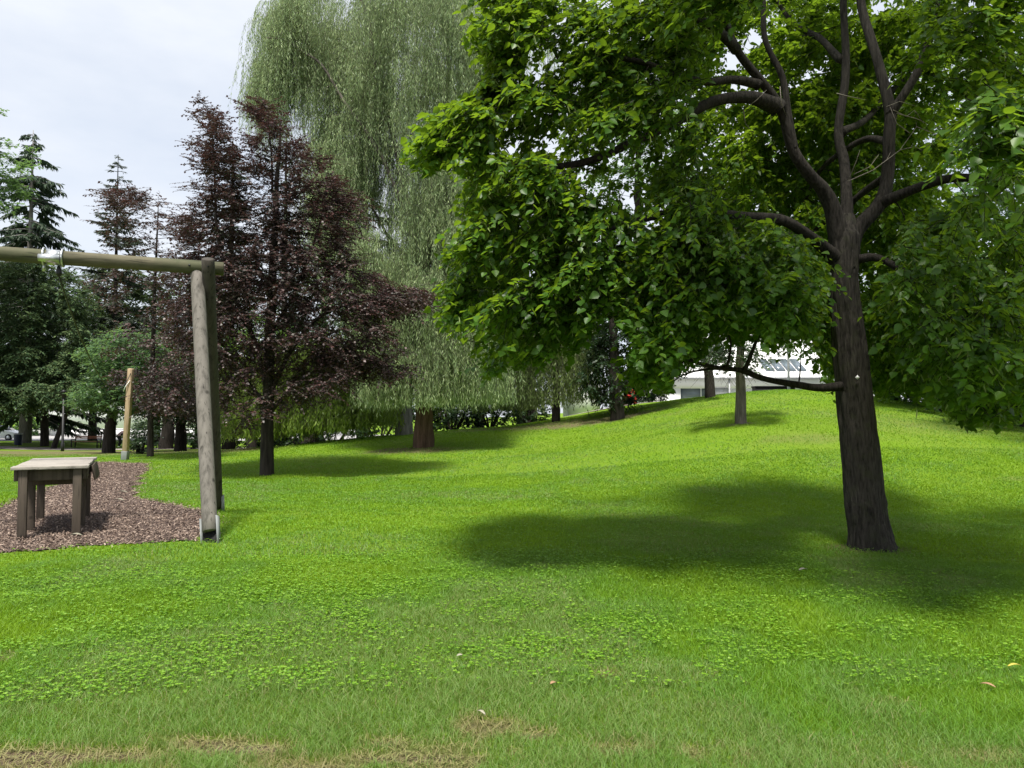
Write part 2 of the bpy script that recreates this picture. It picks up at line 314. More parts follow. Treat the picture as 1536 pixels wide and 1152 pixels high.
def leaf_geo(Cn, T, Nn, S, wid, shape):
    T = unit(T); B = unit(np.cross(Nn, T)); Nn = np.cross(T, B)
    tmpl = {'ovate': ([(0,0,0),(.10,.30,.05),(.38,.44,.08),(.72,.27,.03),(1.05,0,-.10),(.72,-.27,.03),(.38,-.44,.08),(.10,-.30,.05)], [(0,4,3,2,1),(0,7,6,5,4)]),
            'rhomb': ([(0,0,0),(.42,.5,.06),(1,0,-.04),(.42,-.5,.06)], [(0,3,2,1)]),
            'hex': ([(0,0,0),(.3,.42,.05),(.72,.36,.05),(1,0,-.05),(.72,-.36,.05),(.3,-.42,.05)], [(0,3,2,1),(0,5,4,3)]),
            'strip': ([(0,.5,0),(1,.5,0),(1,-.5,0),(0,-.5,0)], [(0,1,2,3)])}[shape]
    tv = np.array(tmpl[0], float); S = np.broadcast_to(np.asarray(S, float), (len(Cn),))
    V = Cn[:, None, :]+S[:, None, None]*(tv[None, :, 0:1]*T[:, None, :]+wid*tv[None, :, 1:2]*B[:, None, :]+tv[None, :, 2:3]*Nn[:, None, :])
    nv = len(tv); b = np.arange(len(Cn))[:, None]*nv
    return V.reshape(-1, 3), [np.concatenate([b+np.array([f]) for f in tmpl[1]])]
def rnd3(n): return unit(rng.normal(size=(n, 3)))
P = np.stack([cx, cy, gzn(cx, cy)+.02+rng.random(len(cx))*.025], -1); d = rnd3(len(P)); d[:, 2] *= .35
V, Fc = leaf_geo(P, d, unit(np.array([0, 0, 1.])+.6*rnd3(len(P))), rng.uniform(.010, .040, len(P)), .38, 'strip')
tag(mesh_obj('wood_chips', V, Fc, M['chip']), 'loose wood chips covering the mulch bed', 'wood chips', kind='stuff')
def strip_road(name, pts, w, mat, label, dz=.03, kind='structure'):
    pts = np.array(pts, float); t = unit(np.gradient(pts, axis=0)); nn = np.stack([-t[:, 1], t[:, 0]], -1); V = []
    K = 6
    for k in range(K+1):
        q = pts+nn*(k/K-.5)*w; V.append(np.stack([q[:, 0], q[:, 1], terr(q[:, 0], q[:, 1])+dz], -1))
    m = len(pts); V = np.stack(V, 1).reshape(-1, 3); i = np.arange(m-1)[:, None]*(K+1); j = np.arange(K)[None, :]
    o = mesh_obj(name, V, [np.stack([i+j, i+j+1, i+K+2+j, i+K+1+j], -1).reshape(-1, 4)], mat, smooth=True); tag(o, label, name, kind=kind); return o
strip_road('path', [(x, 53.2+.25*math.sin(x*.11)) for x in np.linspace(-90, -16, 60)], 3.4, M['pathm'], 'narrow pale gravel footpath in front of the far park bench')
strip_road('road', [(x, 84.) for x in np.linspace(-140, 10, 60)], 21, M['asphalt'], 'bright asphalt street along the far white building')  # street widened towards the wall so it bounces neutral light there
bz = [(x, 39+ (x-0)*.35) for x in np.linspace(-3, 9, 24)]
strip_road('path', bz, 1.8, M['pathm'], 'pale footpath curving behind the small weeping tree')
# ------------------------------------------------------------------ grass
def frustum_pts(n, Y0, Y1, pw):
    t = rng.random(n); a, b = Y0**pw, Y1**pw; y = (a+(b-a)*t)**(1/pw); x = (rng.random(n)*2-1)*(.715*y+.5); return x, y
def tone(x, y):      # 0 dry .. 1 lush
    t = np.clip(.68+.75*(noise2(x, y, .55, 4)-.5)+.5*(noise2(x, y, 2.6, 7)-.5)-np.clip((6.5-y)*.08, 0, .2), .34, 1)+rng.normal(0, .09, len(x))
    return np.clip(t-.5*bare_shade(x, y)-(rng.random(len(x)) < .035)*.4, 0, 1)
def grass_batch(n, Y0, Y1, pw, wmul, hmul):
    x, y = frustum_pts(n, Y0, Y1, pw); b = bare_shade(x, y); k = (~in_mulch(x, y)) & (~in_mulch(x, y+.16*rng.random(n))) & (rng.random(n) > b*.93) & ~((y > 51) & (x < -15)); x, y, b = x[k], y[k], b[k]
    z = gzn(x, y); tn = tone(x, y); n = len(x); tuft = .75+.65*noise2(x, y, 3.3, 11)
    h = (.020+.034*rng.random(n)**1.3)*tuft*np.interp(y, [3, 8, 18, 30], [1, .9, .66, .55])*np.where(y < 4.4, 1.15, 1); w = (.0015+.00064*y)*wmul*(.7+.6*rng.random(n)); a = rng.random(n)*6.283; la = rng.random(n)*6.283; ln = h*rng.uniform(.3, 1.5, n)
    wx, wy = np.cos(a)*w/2, np.sin(a)*w/2; lx, ly = np.cos(la)*ln, np.sin(la)*ln; z0 = z-.008
    V = np.stack([np.stack([x-wx, y-wy, z0], -1), np.stack([x+wx, y+wy, z0], -1), np.stack([x+wx*.8+lx*.3, y+wy*.8+ly*.3, z+h*.62], -1), np.stack([x-wx*.8+lx*.3, y-wy*.8+ly*.3, z+h*.62], -1), np.stack([x+lx, y+ly, z+h], -1)], 1).reshape(-1, 3)
    b5 = np.arange(n)[:, None]*5; return V, b5+np.array([[0, 1, 2, 3]]), b5+np.array([[3, 2, 4]]), np.repeat(tn, 5)
bV, bQ, bT, bA, off = [], [], [], [], 0
for args in [(600000, 3.0, 8, 1.15, .75, 1), (330000, 6.5, 18, 1.3, 1.0, 1), (290000, 13, 36, 1.45, 1.2, 1)]:
    V, q, t, a = grass_batch(*args); bV.append(V); bQ.append(q+off); bT.append(t+off); bA.append(a); off += len(V)
# dry straw lying on the worn edge
n = 60000; x, y = frustum_pts(n, 3.0, 5.2, 1); b = bare_shade(x, y); k = (b > .25) & (rng.random(n) < .55*b); x, y = x[k], y[k]; n = len(x); z = gzn(x, y)+rng.uniform(.002, .018, n); a = rng.random(n)*6.283; L = rng.uniform(.02, .07, n); wv = rng.uniform(.0015, .003, n)
dx, dy = np.cos(a)*L, np.sin(a)*L; wx, wy = -np.sin(a)*wv, np.cos(a)*wv; zt_ = z+rng.uniform(-.004, .02, n)
V = np.stack([np.stack([x-wx, y-wy, z], -1), np.stack([x+wx, y+wy, z], -1), np.stack([x+dx*.6+wx, y+dy*.6+wy, (z+zt_)/2+.006], -1), np.stack([x+dx*.6-wx, y+dy*.6-wy, (z+zt_)/2+.006], -1), np.stack([x+dx, y+dy, zt_], -1)], 1).reshape(-1, 3)
b5 = np.arange(n)[:, None]*5+off; bV.append(V); bQ.append(b5+np.array([[0, 1, 2, 3]])); bT.append(b5+np.array([[3, 2, 4]])); bA.append(np.repeat(rng.random(n)*.12, 5)); off += len(V)
tag(mesh_obj('grass', np.vstack(bV), [np.vstack(bQ), np.vstack(bT)], M['grass'], attr={'tone': np.concatenate(bA)}), 'short mown park grass covering the lawn', 'grass', kind='stuff')
# clover and broad low weeds
CL = [(ground_px(*p), rx, ry) for p, rx, ry in [((150,1010),1.15,.42),((420,1025),.75,.22),((60,960),.9,.5),((350,960),1.0,.5),((600,930),1.2,.7),((500,880),2.0,1.2),((900,960),1.3,.8),((1150,950),1.5,.6),((1350,930),1.5,.7),((1250,1000),1.2,.35),((1450,1000),.7,.35),((820,990),.8,.25),((1150,860),2.,.8),((700,850),2.,.8),((200,880),1.8,.7),((30,1050),.4,.15)]]
n = 420000; x, y = frustum_pts(n, 3.4, 15, 1.25); dens = np.zeros(n)
for (cx_, cy_), rx, ry in CL: dens = np.maximum(dens, np.clip(1.5-np.sqrt(((x-cx_)/rx)**2+((y-cy_)/ry)**2), 0, 1))
dens = np.maximum(dens, .22*(y > 4.4))*np.clip((noise2(x, y, 2.2, 6)*.6+noise2(x, y, 6, 8)*.5-.33)*3, 0, 1)*np.clip(9/y, .35, 1)
k = (rng.random(n) < dens*.55) & ~in_mulch(x, y) & (bare_shade(x, y) < .5); x, y = x[k], y[k]; z = gzn(x, y)+rng.uniform(.012, .06, len(x)); n = len(x)
Pc = np.repeat(np.stack([x, y, z], -1), 3, 0); ang = np.repeat(rng.random(n)*6.283, 3)+np.tile([0, 2.094, 4.189], n)
nn = np.repeat(unit(np.array([0, 0, 1.])+.65*rnd3(n)), 3, 0); T = np.stack([np.cos(ang), np.sin(ang), np.full(3*n, .12)], -1)
V, Fc = leaf_geo(Pc, T, nn, np.repeat((.0105+.0005*y)*rng.uniform(.75, 1.35, n), 3), .95, 'hex')
tag(mesh_obj('clover', V, Fc, M['clover']), 'low clover and broadleaf weeds growing through the lawn', 'clover', kind='stuff')
# ------------------------------------------------------------------ tree toolkit
class Skel:
    def __init__(s): s.mb = MB(); s.nodes = []; s.rad = []
    def limb(s, pts, r0, r1, n=10, sub=5, wob=.0, jit=None, flare=0):
        pts = np.array([list(p) for p in pts], float); m = len(pts); t = np.arange(m); tt = np.linspace(0, m-1, (m-1)*sub+1)
        Q = np.empty((len(tt), 3)); ext = np.vstack([2*pts[0]-pts[1], pts, 2*pts[-1]-pts[-2]])
        for q, u in enumerate(tt):
            i_ = min(int(u), m-2); f = u-i_; a, b, c, d_ = ext[i_], ext[i_+1], ext[i_+2], ext[i_+3]
            Q[q] = .5*(2*b+(c-a)*f+(2*a-5*b+4*c-d_)*f*f+(3*b-a-3*c+d_)*f**3)
        if wob: Q[1:] += (np.stack([noise3(Q[1:]+k*7, 1.3) for k in range(3)], -1)-.5)*wob
        r = np.linspace(1, 0, len(Q))**.85*(r0-r1)+r1; r = r*(1+flare*np.exp(-np.linspace(0, 1, len(Q))*9)); s.mb.tube(Q, r, n, jit=jit)
        s.nodes += list(Q[2:]); s.rad += list(r[2:]); return Q
    def attach(s, Cn, root, rmax=.035, n=5, arch=.12, rscale=.010):
        order = np.argsort(np.linalg.norm(Cn-np.array(root), axis=1)); nod = np.array(s.nodes); rad = np.array(s.rad)
        newn, newr = [nod], [rad]; allN = nod; allR = rad; buf = []; bufr = []
        for c, idx in enumerate(order):
            p = Cn[idx]; d = np.linalg.norm(allN-p, axis=1)+np.maximum(0, allN[:, 2]-p[2])*.25; i_ = int(np.argmin(d)); a = allN[i_]; L = np.linalg.norm(p-a)
            if L < .05: continue
            r0 = min(allR[i_]*.7, rmax, .006+rscale*L); mid = (a+p)/2+np.array([0, 0, arch*L])+rng.normal(0, .07*L, 3); u = np.linspace(0, 1, 5)[:, None]
            Q = a*(1-u)**2+2*mid*u*(1-u)+p*u*u; r = np.linspace(r0, max(.003, r0*.35), 5); s.mb.tube(Q, r, n, cap=False)
            buf += list(Q[1:]); bufr += list(r[1:])
            if len(buf) > 60 or c < 60: allN = np.vstack([allN, np.array(buf)]); allR = np.r_[allR, bufr]; buf = []; bufr = []
def sprays(Cn, out, nt, nl, L, size, droop=.35, flat=.5, spread=.8, tdown=.3, nup=.5):
    Nc = len(Cn); d = unit(out[:, None, :]*.7+spread*rnd3(Nc*nt).reshape(Nc, nt, 3)); d[..., 2] *= flat; d = unit(d)
    Lr = L*rng.uniform(.6, 1.25, (Nc, nt, 1)); P0 = Cn[:, None, :]-d*Lr*.25+rng.normal(0, L*.12, (Nc, nt, 3)); s = np.linspace(.12, 1, nl)[None, None, :, None]
    pos = P0[:, :, None, :]+d[:, :, None, :]*Lr[:, :, None, :]*s; pos[..., 2] -= (droop*Lr[:, :, None, :]*s**2)[..., 0]
    side = unit(np.cross(d, [0, 0, 1.])); sg = np.where(np.arange(nl) % 2 == 0, 1, -1)[None, None, :, None]
    T = unit(.6*d[:, :, None, :]+.75*sg*side[:, :, None, :]+np.array([0, 0, -tdown])+.35*rng.normal(size=pos.shape)*.7)
    Nn = unit(np.array([0, 0, 1.])+nup*rng.normal(size=pos.shape)*.7+.25*out[:, None, None, :])
    S = size*rng.uniform(.45, 1.3, pos.shape[:3]); P1 = P0+d*Lr; P1[..., 2] -= (droop*Lr)[..., 0]; mid = P0+d*Lr*.5; mid[..., 2] -= (droop*Lr*.25)[..., 0]
    return pos.reshape(-1, 3), T.reshape(-1, 3), Nn.reshape(-1, 3), S.ravel(), P0.reshape(-1, 3), mid.reshape(-1, 3), P1.reshape(-1, 3)
def sample_px(n, poly, Y0, Y1, nz=.0, ns=.9, seed=0, Yf=None):
    a = np.array(poly, float); lo, hi = a.min(0), a.max(0); out = np.zeros((0, 3))
    for _ in range(60):
        k = n*3; px = rng.uniform(lo[0], hi[0], k); py = rng.uniform(lo[1], hi[1], k); Y = rng.uniform(Y0, Y1, k); ok = inpoly(px, py, poly); P = atn(px, py, Y)[ok]
        if nz: P = P[noise3(P+seed, ns)*.65+noise3(P+seed+9, ns*2.3)*.35 > nz]
        out = np.vstack([out, P])
        if len(out) >= n: break
    return out[:n]
def sample_ell(n, c, r, shell=.5, nz=0, ns=.6, seed=0):
    out = np.zeros((0, 3))
    for _ in range(30):
        d = rnd3(n*2)*(shell+(1-shell)*rng.random((n*2, 1))**.7); P = np.array(c)+d*np.array(r)
        if nz: P = P[noise3(P+seed, ns)*.65+noise3(P+seed+9, ns*2.3)*.35 > nz]
        out = np.vstack([out, P])
        if len(out) >= n: break
    return out[:n]
def tree_root(name, base, label, cat='tree'): return empty(name, base, label, cat)
def bark_jit(amp, fr, ph):
    def f(t, th): return 1+amp*(noise3(np.stack([np.cos(th)*fr+5, np.sin(th)*fr+5, t*9+ph], -1))-.5)*2+amp*.7*(noise3(np.stack([np.cos(th)*fr*3+5, np.sin(th)*fr*3+5, t*14+ph], -1))-.5)*2
    return f
# ------------------------------------------------------------------ 1. the big linden on the right
LB = on_ground(1305, 9.0, -.05)
root = tree_root('linden_tree', LB, 'large linden tree with dark furrowed trunk and broad overhanging green crown')
A = lambda px, py, Y: at(px, py, Y)
sk = Skel()
trk = MB()
tp = [LB+Vector((0, 0, -.1)), at(1303, 790, 9), at(1297, 740, 9), at(1289, 660, 9), at(1279, 570, 9), at(1271, 490, 9), at(1264, 420, 9), at(1266, 372, 9), at(1271, 322, 9)]
ts = Skel(); Q = ts.limb(tp, .27, .17, 48, 8, jit=bark_jit(.07, 2.2, 1))
# trunk flare is baked into the ring radii
ts.mb = MB(); m = len(Q); zz = np.linspace(0, 1, m); rr = np.interp(zz, [0, .05, .12, .25, .5, .75, .92, 1], [.335, .285, .255, .24, .215, .185, .19, .085])

def fissure(t, th):
    a = np.stack([np.cos(th)*4.2+9, np.sin(th)*4.2+9, t*11], -1); b = np.stack([np.cos(th)*11+20, np.sin(th)*11+20, t*24], -1)
    rg = 1-np.abs(noise3(a)-.5)*4; r2 = 1-np.abs(noise3(b)-.5)*4; big = bark_jit(.07, 1.6, 1)(t, th)
    lobes = .30*np.clip(1-t/.085, 0, 1)**2*(.5+.5*np.sin(5*th+.8)+.4*np.sin(3*th))
    for kt, kth, ka in ((.62, 4.9, .10), (.22, 5.6, .13), (.40, 4.2, .08), (.78, 5.1, .09)): big = big+ka*np.exp(-((t-kt)/.018)**2-((np.mod(th-kth+math.pi, 2*math.pi)-math.pi)/.28)**2)*(1-.9*np.exp(-((t-kt)/.007)**2-((np.mod(th-kth+math.pi, 2*math.pi)-math.pi)/.1)**2))
    return big-.045*np.clip(rg, 0, 1)**2-.03*np.clip(r2, 0, 1)**2+lobes
ti = np.linspace(0, m-1, 260); Qd = np.stack([np.interp(ti, np.arange(m), Q[:, k]) for k in range(3)], -1); rd_ = np.interp(ti, np.arange(m), rr)*.96
ts.mb.tube(Qd, rd_, 180, jit=fissure); ts.mb.build('trunk', M['bark'], root, smooth=True)
sk.nodes = list(Q[-8:]); sk.rad = list(rr[-8:])
limbs = [([(1266,385,9),(1251,318,8.94),(1236,285,8.88),(1215,262,8.8),(1188,225,8.7),(1170,170,8.6),(1140,125,8.5),(1105,75,8.4),(1085,10,8.3),(1070,-80,8.2)], .086, .028),
         ([(1190,225,8.7),(1180,170,8.65),(1172,110,8.7),(1152,55,8.75),(1145,0,8.8),(1135,-90,8.9)], .045, .022),
         ([(1268,380,9),(1272,315,9.05),(1268,250,9.2),(1262,200,9.3),(1270,130,9.35),(1271,60,9.4),(1268,-20,9.5),(1262,-120,9.6)], .066, .036),
         ([(1269,390,9),(1286,345,9),(1320,308,8.95),(1332,270,8.95),(1336,210,8.9),(1338,165,8.9),(1325,110,9),(1308,50,9.1),(1296,-10,9.2),(1285,-90,9.3)], .082, .045),
         ([(1338,172,8.9),(1352,150,8.85),(1378,105,8.8),(1396,50,8.7),(1404,0,8.6),(1412,-90,8.5)], .055, .032),
         ([(1268,405,9.02),(1238,380,8.85),(1212,360,8.6),(1160,335,8.2),(1100,322,7.9),(1040,314,7.7),(985,319,7.5),(900,350,7.4),(820,390,7.3)], .07, .022),
         ([(1268,396,9.02),(1296,388,8.88),(1316,389,8.8),(1345,408,8.6),(1372,440,8.5),(1378,485,8.4),(1412,530,8.2),(1438,575,8.1),(1446,640,8.0)], .052, .012),
         ([(1278,580,9.0),(1250,583,8.86),(1225,584,8.75),(1185,578,8.6),(1140,570,8.45),(1105,556,8.35),(1070,548,8.2),(1030,536,8.0)], .052, .016),
         ([(1112,558,8.35),(1128,525,8.3),(1142,490,8.2),(1165,440,8.2),(1175,395,8.3)], .022, .008),
         ([(1085,550,8.2),(1090,530,8.15),(1092,505,8.1),(1080,470,8)], .016, .007),
         ([(1320,308,8.95),(1380,285,8.5),(1440,268,8.0),(1500,262,7.4),(1580,255,6.8)], .06, .025),
         ([(1170,165,8.6),(1120,150,8.3),(1070,152,8.0),(1010,190,7.8),(940,222,7.6),(860,245,7.5),(790,252,7.4),(720,235,7.3)], .065, .018),
         ([(1140,130,8.5),(1095,122,8.3),(1060,122,8.0),(1000,110,7.7),(920,90,7.4),(840,90,7.3)], .05, .015),
         ([(1400,30,8.7),(1440,50,8.3),(1480,85,7.8),(1540,120,7.2)], .045, .018),
         ([(1332,270,8.95),(1300,290,9.3),(1250,330,9.8),(1200,360,10.2)], .05, .02),
         ([(1336,215,8.9),(1300,210,9.3),(1240,250,9.9),(1210,300,10.4)], .045, .02),
         ([(1262,200,9.3),(1300,180,9.8),(1350,120,10.5),(1400,60,11)], .05, .02),
         ([(1268,90,9.4),(1230,60,10),(1190,30,10.6),(1160,-20,11)], .05, .02),
         ([(1105,75,8.4),(1060,40,8),(1000,10,7.5),(930,-30,7.1),(850,-60,6.8)], .05, .02)]
for pts, r0, r1 in limbs: sk.limb([A(*p) for p in pts], r0, r1, 14, 7, .11, bark_jit(.10, 1.5, r0*50), .75 if r0 > .06 else .3)
# crown clumps
POLY_A = [(742,-20),(705,50),(735,110),(705,150),(640,180),(622,200),(618,235),(645,262),(700,290),(705,345),(690,372),(668,378),(680,400),(700,420),(668,440),(690,462),(670,480),(690,515),(725,545),(722,572),(770,545),(830,540),(868,520),(900,470),(925,500),(955,545),(930,575),(960,590),(1005,585),(1020,545),(1060,530),(1105,505),(1190,520),(1245,470),(1245,380),(1150,345),(1085,330),(1060,270),(1040,190),(1055,90),(1050,-20)]
POLY_B = [(1040,-30),(1420,-30),(1420,560),(1300,560),(1180,540),(1120,470),(1090,400),(1060,330),(1045,200)]
GAPS = [(1128,60,26),(1095,85,30),(1110,130,30),(1085,185,24),(1075,215,22),(1150,120,22),(1183,95,18),(1200,70,16),(1190,170,16),(1278,70,10),(1253,40,10),(1045,165,14),(990,212,8),(1160,210,12)]
POLY_C = [(1385,-30),(1620,-30),(1620,640),(1540,630),(1470,628),(1400,615),(1375,600),(1350,560),(1380,500),(1345,440),(1305,420),(1310,350),(1390,310),(1470,290),(1440,200),(1400,120)]
POLY_D = [(1180,420),(1255,420),(1252,600),(1222,592),(1214,545),(1190,520)]
POLY_E = [(1300,430),(1385,420),(1400,600),(1320,605),(1296,560)]
POLY_F = [(1050,330),(1250,340),(1240,470),(1150,480),(1060,450)]
POLY_G = [(1040,-40),(1135,-40),(1120,30),(1080,40),(1050,20)]
Kl = []
Kl.append(sample_px(800, POLY_A, 6.7, 9.2, .40, .85, 3))
b = sample_px(820, POLY_B, 9.8, 12.6, .40, .8, 5); Kl.append(b)
Kl.append(sample_px(230, POLY_C, 5.8, 9.2, .44, .8, 8))
Kl.append(sample_px(60, POLY_D, 8.2, 9.6)); Kl.append(sample_px(70, POLY_E, 8.3, 10)); Kl.append(sample_px(70, POLY_F, 7.8, 9.8)); Kl.append(sample_px(14, POLY_G, 6.2, 7))
Kl.append(sample_px(14, [(1440,140),(1600,130),(1600,230),(1470,235),(1490,190)], 4.6, 5.6))
Kl.append(sample_px(26, [(620,185),(740,150),(760,260),(650,262)], 6.9, 8.2)); Kl.append(sample_px(16, [(655,368),(740,375),(720,470),(668,475)], 7.0, 8.2)); Kl.append(sample_px(14, [(690,120),(760,60),(760,150),(720,170)], 7, 8))
Kl.append(sample_px(7, [(715,540),(760,530),(745,575),(718,578)], 7.2, 7.8)); Kl.append(sample_px(16, [(930,560),(1000,545),(1005,588),(950,592)], 7.4, 8.2)); Kl.append(sample_px(30, [(1390,560),(1536,560),(1560,632),(1440,632),(1400,615)], 7.0, 8.6))
top = sample_ell(430, (4.3, 7.8, 7.7), (5.4, 4.4, 3.8), .45, .46, .7, 21); px_, py_ = proj(top); top = top[((py_ < -25) | (px_ > 1570)) & (top[:, 2] > 3.2)]
Kl.append(top)
K = np.vstack(Kl); px_t, py_t = proj(K); K = K[~((K[:, 1] < 9.35) & (px_t > 1205) & (px_t < 1345) & (py_t > 330) & (py_t < 640))]; px_, py_ = proj(K); ok = np.ones(len(K), bool)
for gx_, gy_, gr in GAPS: ok &= (px_-gx_)**2+(py_-gy_)**2 > np.maximum(gr-5, 3)**2
K = K[ok]
K = K[~((rng.random(len(K)) > .58) & (K[:, 1] < 9.5) & inpoly(*proj(K), [(1150,-20),(1385,-20),(1385,300),(1310,420),(1230,420),(1225,300),(1120,120)]))]
cen = np.array([4.2, 9.0, 5.0]); outd = unit(K-cen)
sk.attach(K, LB, .032, 5, .10, .011)
px_, py_ = proj(K); infr = (py_ > -60) & (px_ < 1640)
pos, T, Nn, S, p0, pm, p1 = sprays(K[infr], outd[infr], 7, 13, .46, .076, .5, .40, .95, .5, .6)
po2, T2, N2, S2, q0, qm, q1 = sprays(K[~infr], outd[~infr], 5, 7, .5, .15, .4, .55, .9, .35, .55)

OUT = [POLY_A, POLY_B, POLY_C, POLY_D, POLY_E, POLY_F, POLY_G, [(1040,-400),(3000,-400),(3000,640),(1536,632),(1385,500),(1300,300),(1040,100)], [(700,-400),(1600,-400),(1600,-10),(740,-10)]]
def in_out(Pn):
    x, y = proj(Pn); x = x+rng.normal(0, 7, len(x))+(noise3(Pn+3, 2.0)-.5)*85; y = y+rng.normal(0, 7, len(y))+14+(noise3(Pn+11, 2.0)-.5)*70; r = np.zeros(len(x), bool)
    for p_ in OUT: r |= inpoly(x, y, p_)
    x0, y0 = proj(Pn); gap = inpoly(x0+rng.normal(0, 8, len(x)), y0+rng.normal(0, 6, len(y)), [(1008,572),(1030,552),(1065,536),(1110,520),(1150,540),(1168,505),(1215,500),(1238,530),(1236,574),(1180,585),(1010,612)])     # airy gap over the low branch
    return r & ~(gap & (rng.random(len(x)) < .96))
k1 = in_out(p1) & in_out(pm); sk.mb.segs(p0[k1], pm[k1], .0035, .003); sk.mb.segs(pm[k1], p1[k1], .003, .0018)
kp = in_out(pos+T*S[:, None]*.5); pos, T, Nn, S = pos[kp], T[kp], Nn[kp], S[kp]
V, Fc = leaf_geo(np.vstack([pos, po2]), np.vstack([T, T2]), np.vstack([Nn, N2]), np.r_[S, S2], .98, 'ovate'); mesh_obj('crown', V, Fc, M['linden'], root)
sk.mb.build('branches', M['limb'], root, smooth=True)
k = rng.random(len(pos)) < .13; bp = pos[k]; bt = unit(np.array([0, 0, -1.])+.7*rnd3(len(bp))); V, Fc = leaf_geo(bp, bt, rnd3(len(bp)), rng.uniform(.06, .10, len(bp)), .17, 'hex'); mesh_obj('bracts', V, Fc, M['bract'], root)
dt = MB()
def twig(pts, Y, r=.006):
    Pp = np.array([list(at(px, py, Y+rng.normal(0, .05))) for px, py in pts]); dt.tube(Pp, np.linspace(r, r*.4, len(Pp)), 5)
for pts in [[(1272,272),(1310,255),(1350,225),(1375,190),(1372,165)],[(1350,225),(1372,220),(1388,228)],[(1375,190),(1400,200),(1412,212)],[(1272,272),(1285,240),(1290,225)],[(1340,165),(1360,175),(1372,165),(1385,185)],[(1330,160),(1350,152),(1376,160)],[(1310,255),(1330,240),(1336,228)],[(1115,165),(1118,185),(1130,200)],[(1115,165),(1135,150),(1150,135)],[(1170,130),(1172,155),(1180,175)],[(1345,170),(1375,178),(1400,190),(1430,195)],[(1255,140),(1275,145),(1300,150)],[(1365,200),(1345,185),(1335,160)],[(1280,262),(1305,250),(1318,232)]]: twig(pts, 8.3, .0055)
dt.build('dead_twigs', M['twig_pale'], root, smooth=True)
tg = MB(); c = at(1286, 566, 8.765); s_ = .027; tg.prism([(c.x-s_, c.z), (c.x, c.z-s_), (c.x+s_, c.z), (c.x, c.z+s_)], c.y-.004, c.y); tg.build('trunk_tag', M['white'], root)
# ------------------------------------------------------------------ generic broadleaf, conifer and weeping builders
def broadleaf(name, px, Y, label, blobs, mat, bark, leaf=.12, nt=4, nl=6, L=.5, trunk_r=.2, fork=None, shape='rhomb', wid=.75, lean=0, flat=.5, droop=.3, nup=.5, limbs=None, rscale=.010, py=None, clip=None):
    b = on_ground(px, Y, -.05) if py is None else at(px, py, Y)
    rt = tree_root(name, b, label); s = Skel(); allc = np.vstack(blobs); topz = allc[:, 2].max(); cx_ = allc[:, 0].mean(); cy_ = allc[:, 1].mean()
    fk = fork if fork is not None else b.z+(topz-b.z)*.35
    tx = (lambda t: b.x+(cx_-b.x)*t**2*.8+lean*t)
    pts = [Vector((b.x, b.y, b.z-.2))]+[Vector((tx(t), b.y+(cy_-b.y)*t**2*.8, b.z+(topz-b.z)*t*.92)) for t in np.linspace(.06, 1, 8)]
    tsk = Skel(); Q = tsk.limb(pts, trunk_r*1.25, trunk_r*.12, 16, 4, trunk_r*.35, jit=bark_jit(.06, 2, px)); tsk.mb.build('trunk', bark, rt, smooth=True)
    kz = Q[:, 2] > fk; s.nodes = list(Q[kz]); s.rad = list(np.full(kz.sum(), trunk_r*.5))
    if limbs:
        for lp, r0, r1 in limbs: s.limb(lp, r0, r1, 8, 4, .08)
    s.attach(allc, b, trunk_r*.3, 5, .05, rscale)
    out = unit(allc-np.array([b.x, b.y, (fk+topz)/2])); po, T, Nn, S, p0, pm, p1 = sprays(allc, out, nt, nl, L, leaf, droop, flat, .9, .3, nup)
    if clip is not None:
        x_, y_ = proj(po); kk_ = inpoly(x_+rng.normal(0, 6, len(x_)), y_+rng.normal(0, 6, len(y_)), clip); po, T, Nn, S = po[kk_], T[kk_], Nn[kk_], S[kk_]
    s.mb.segs(p0, p1, .006, .003); s.mb.build('branches', bark, rt)
    V, Fc = leaf_geo(po, T, Nn, S, wid, shape); mesh_obj('crown', V, Fc, mat, rt); return rt
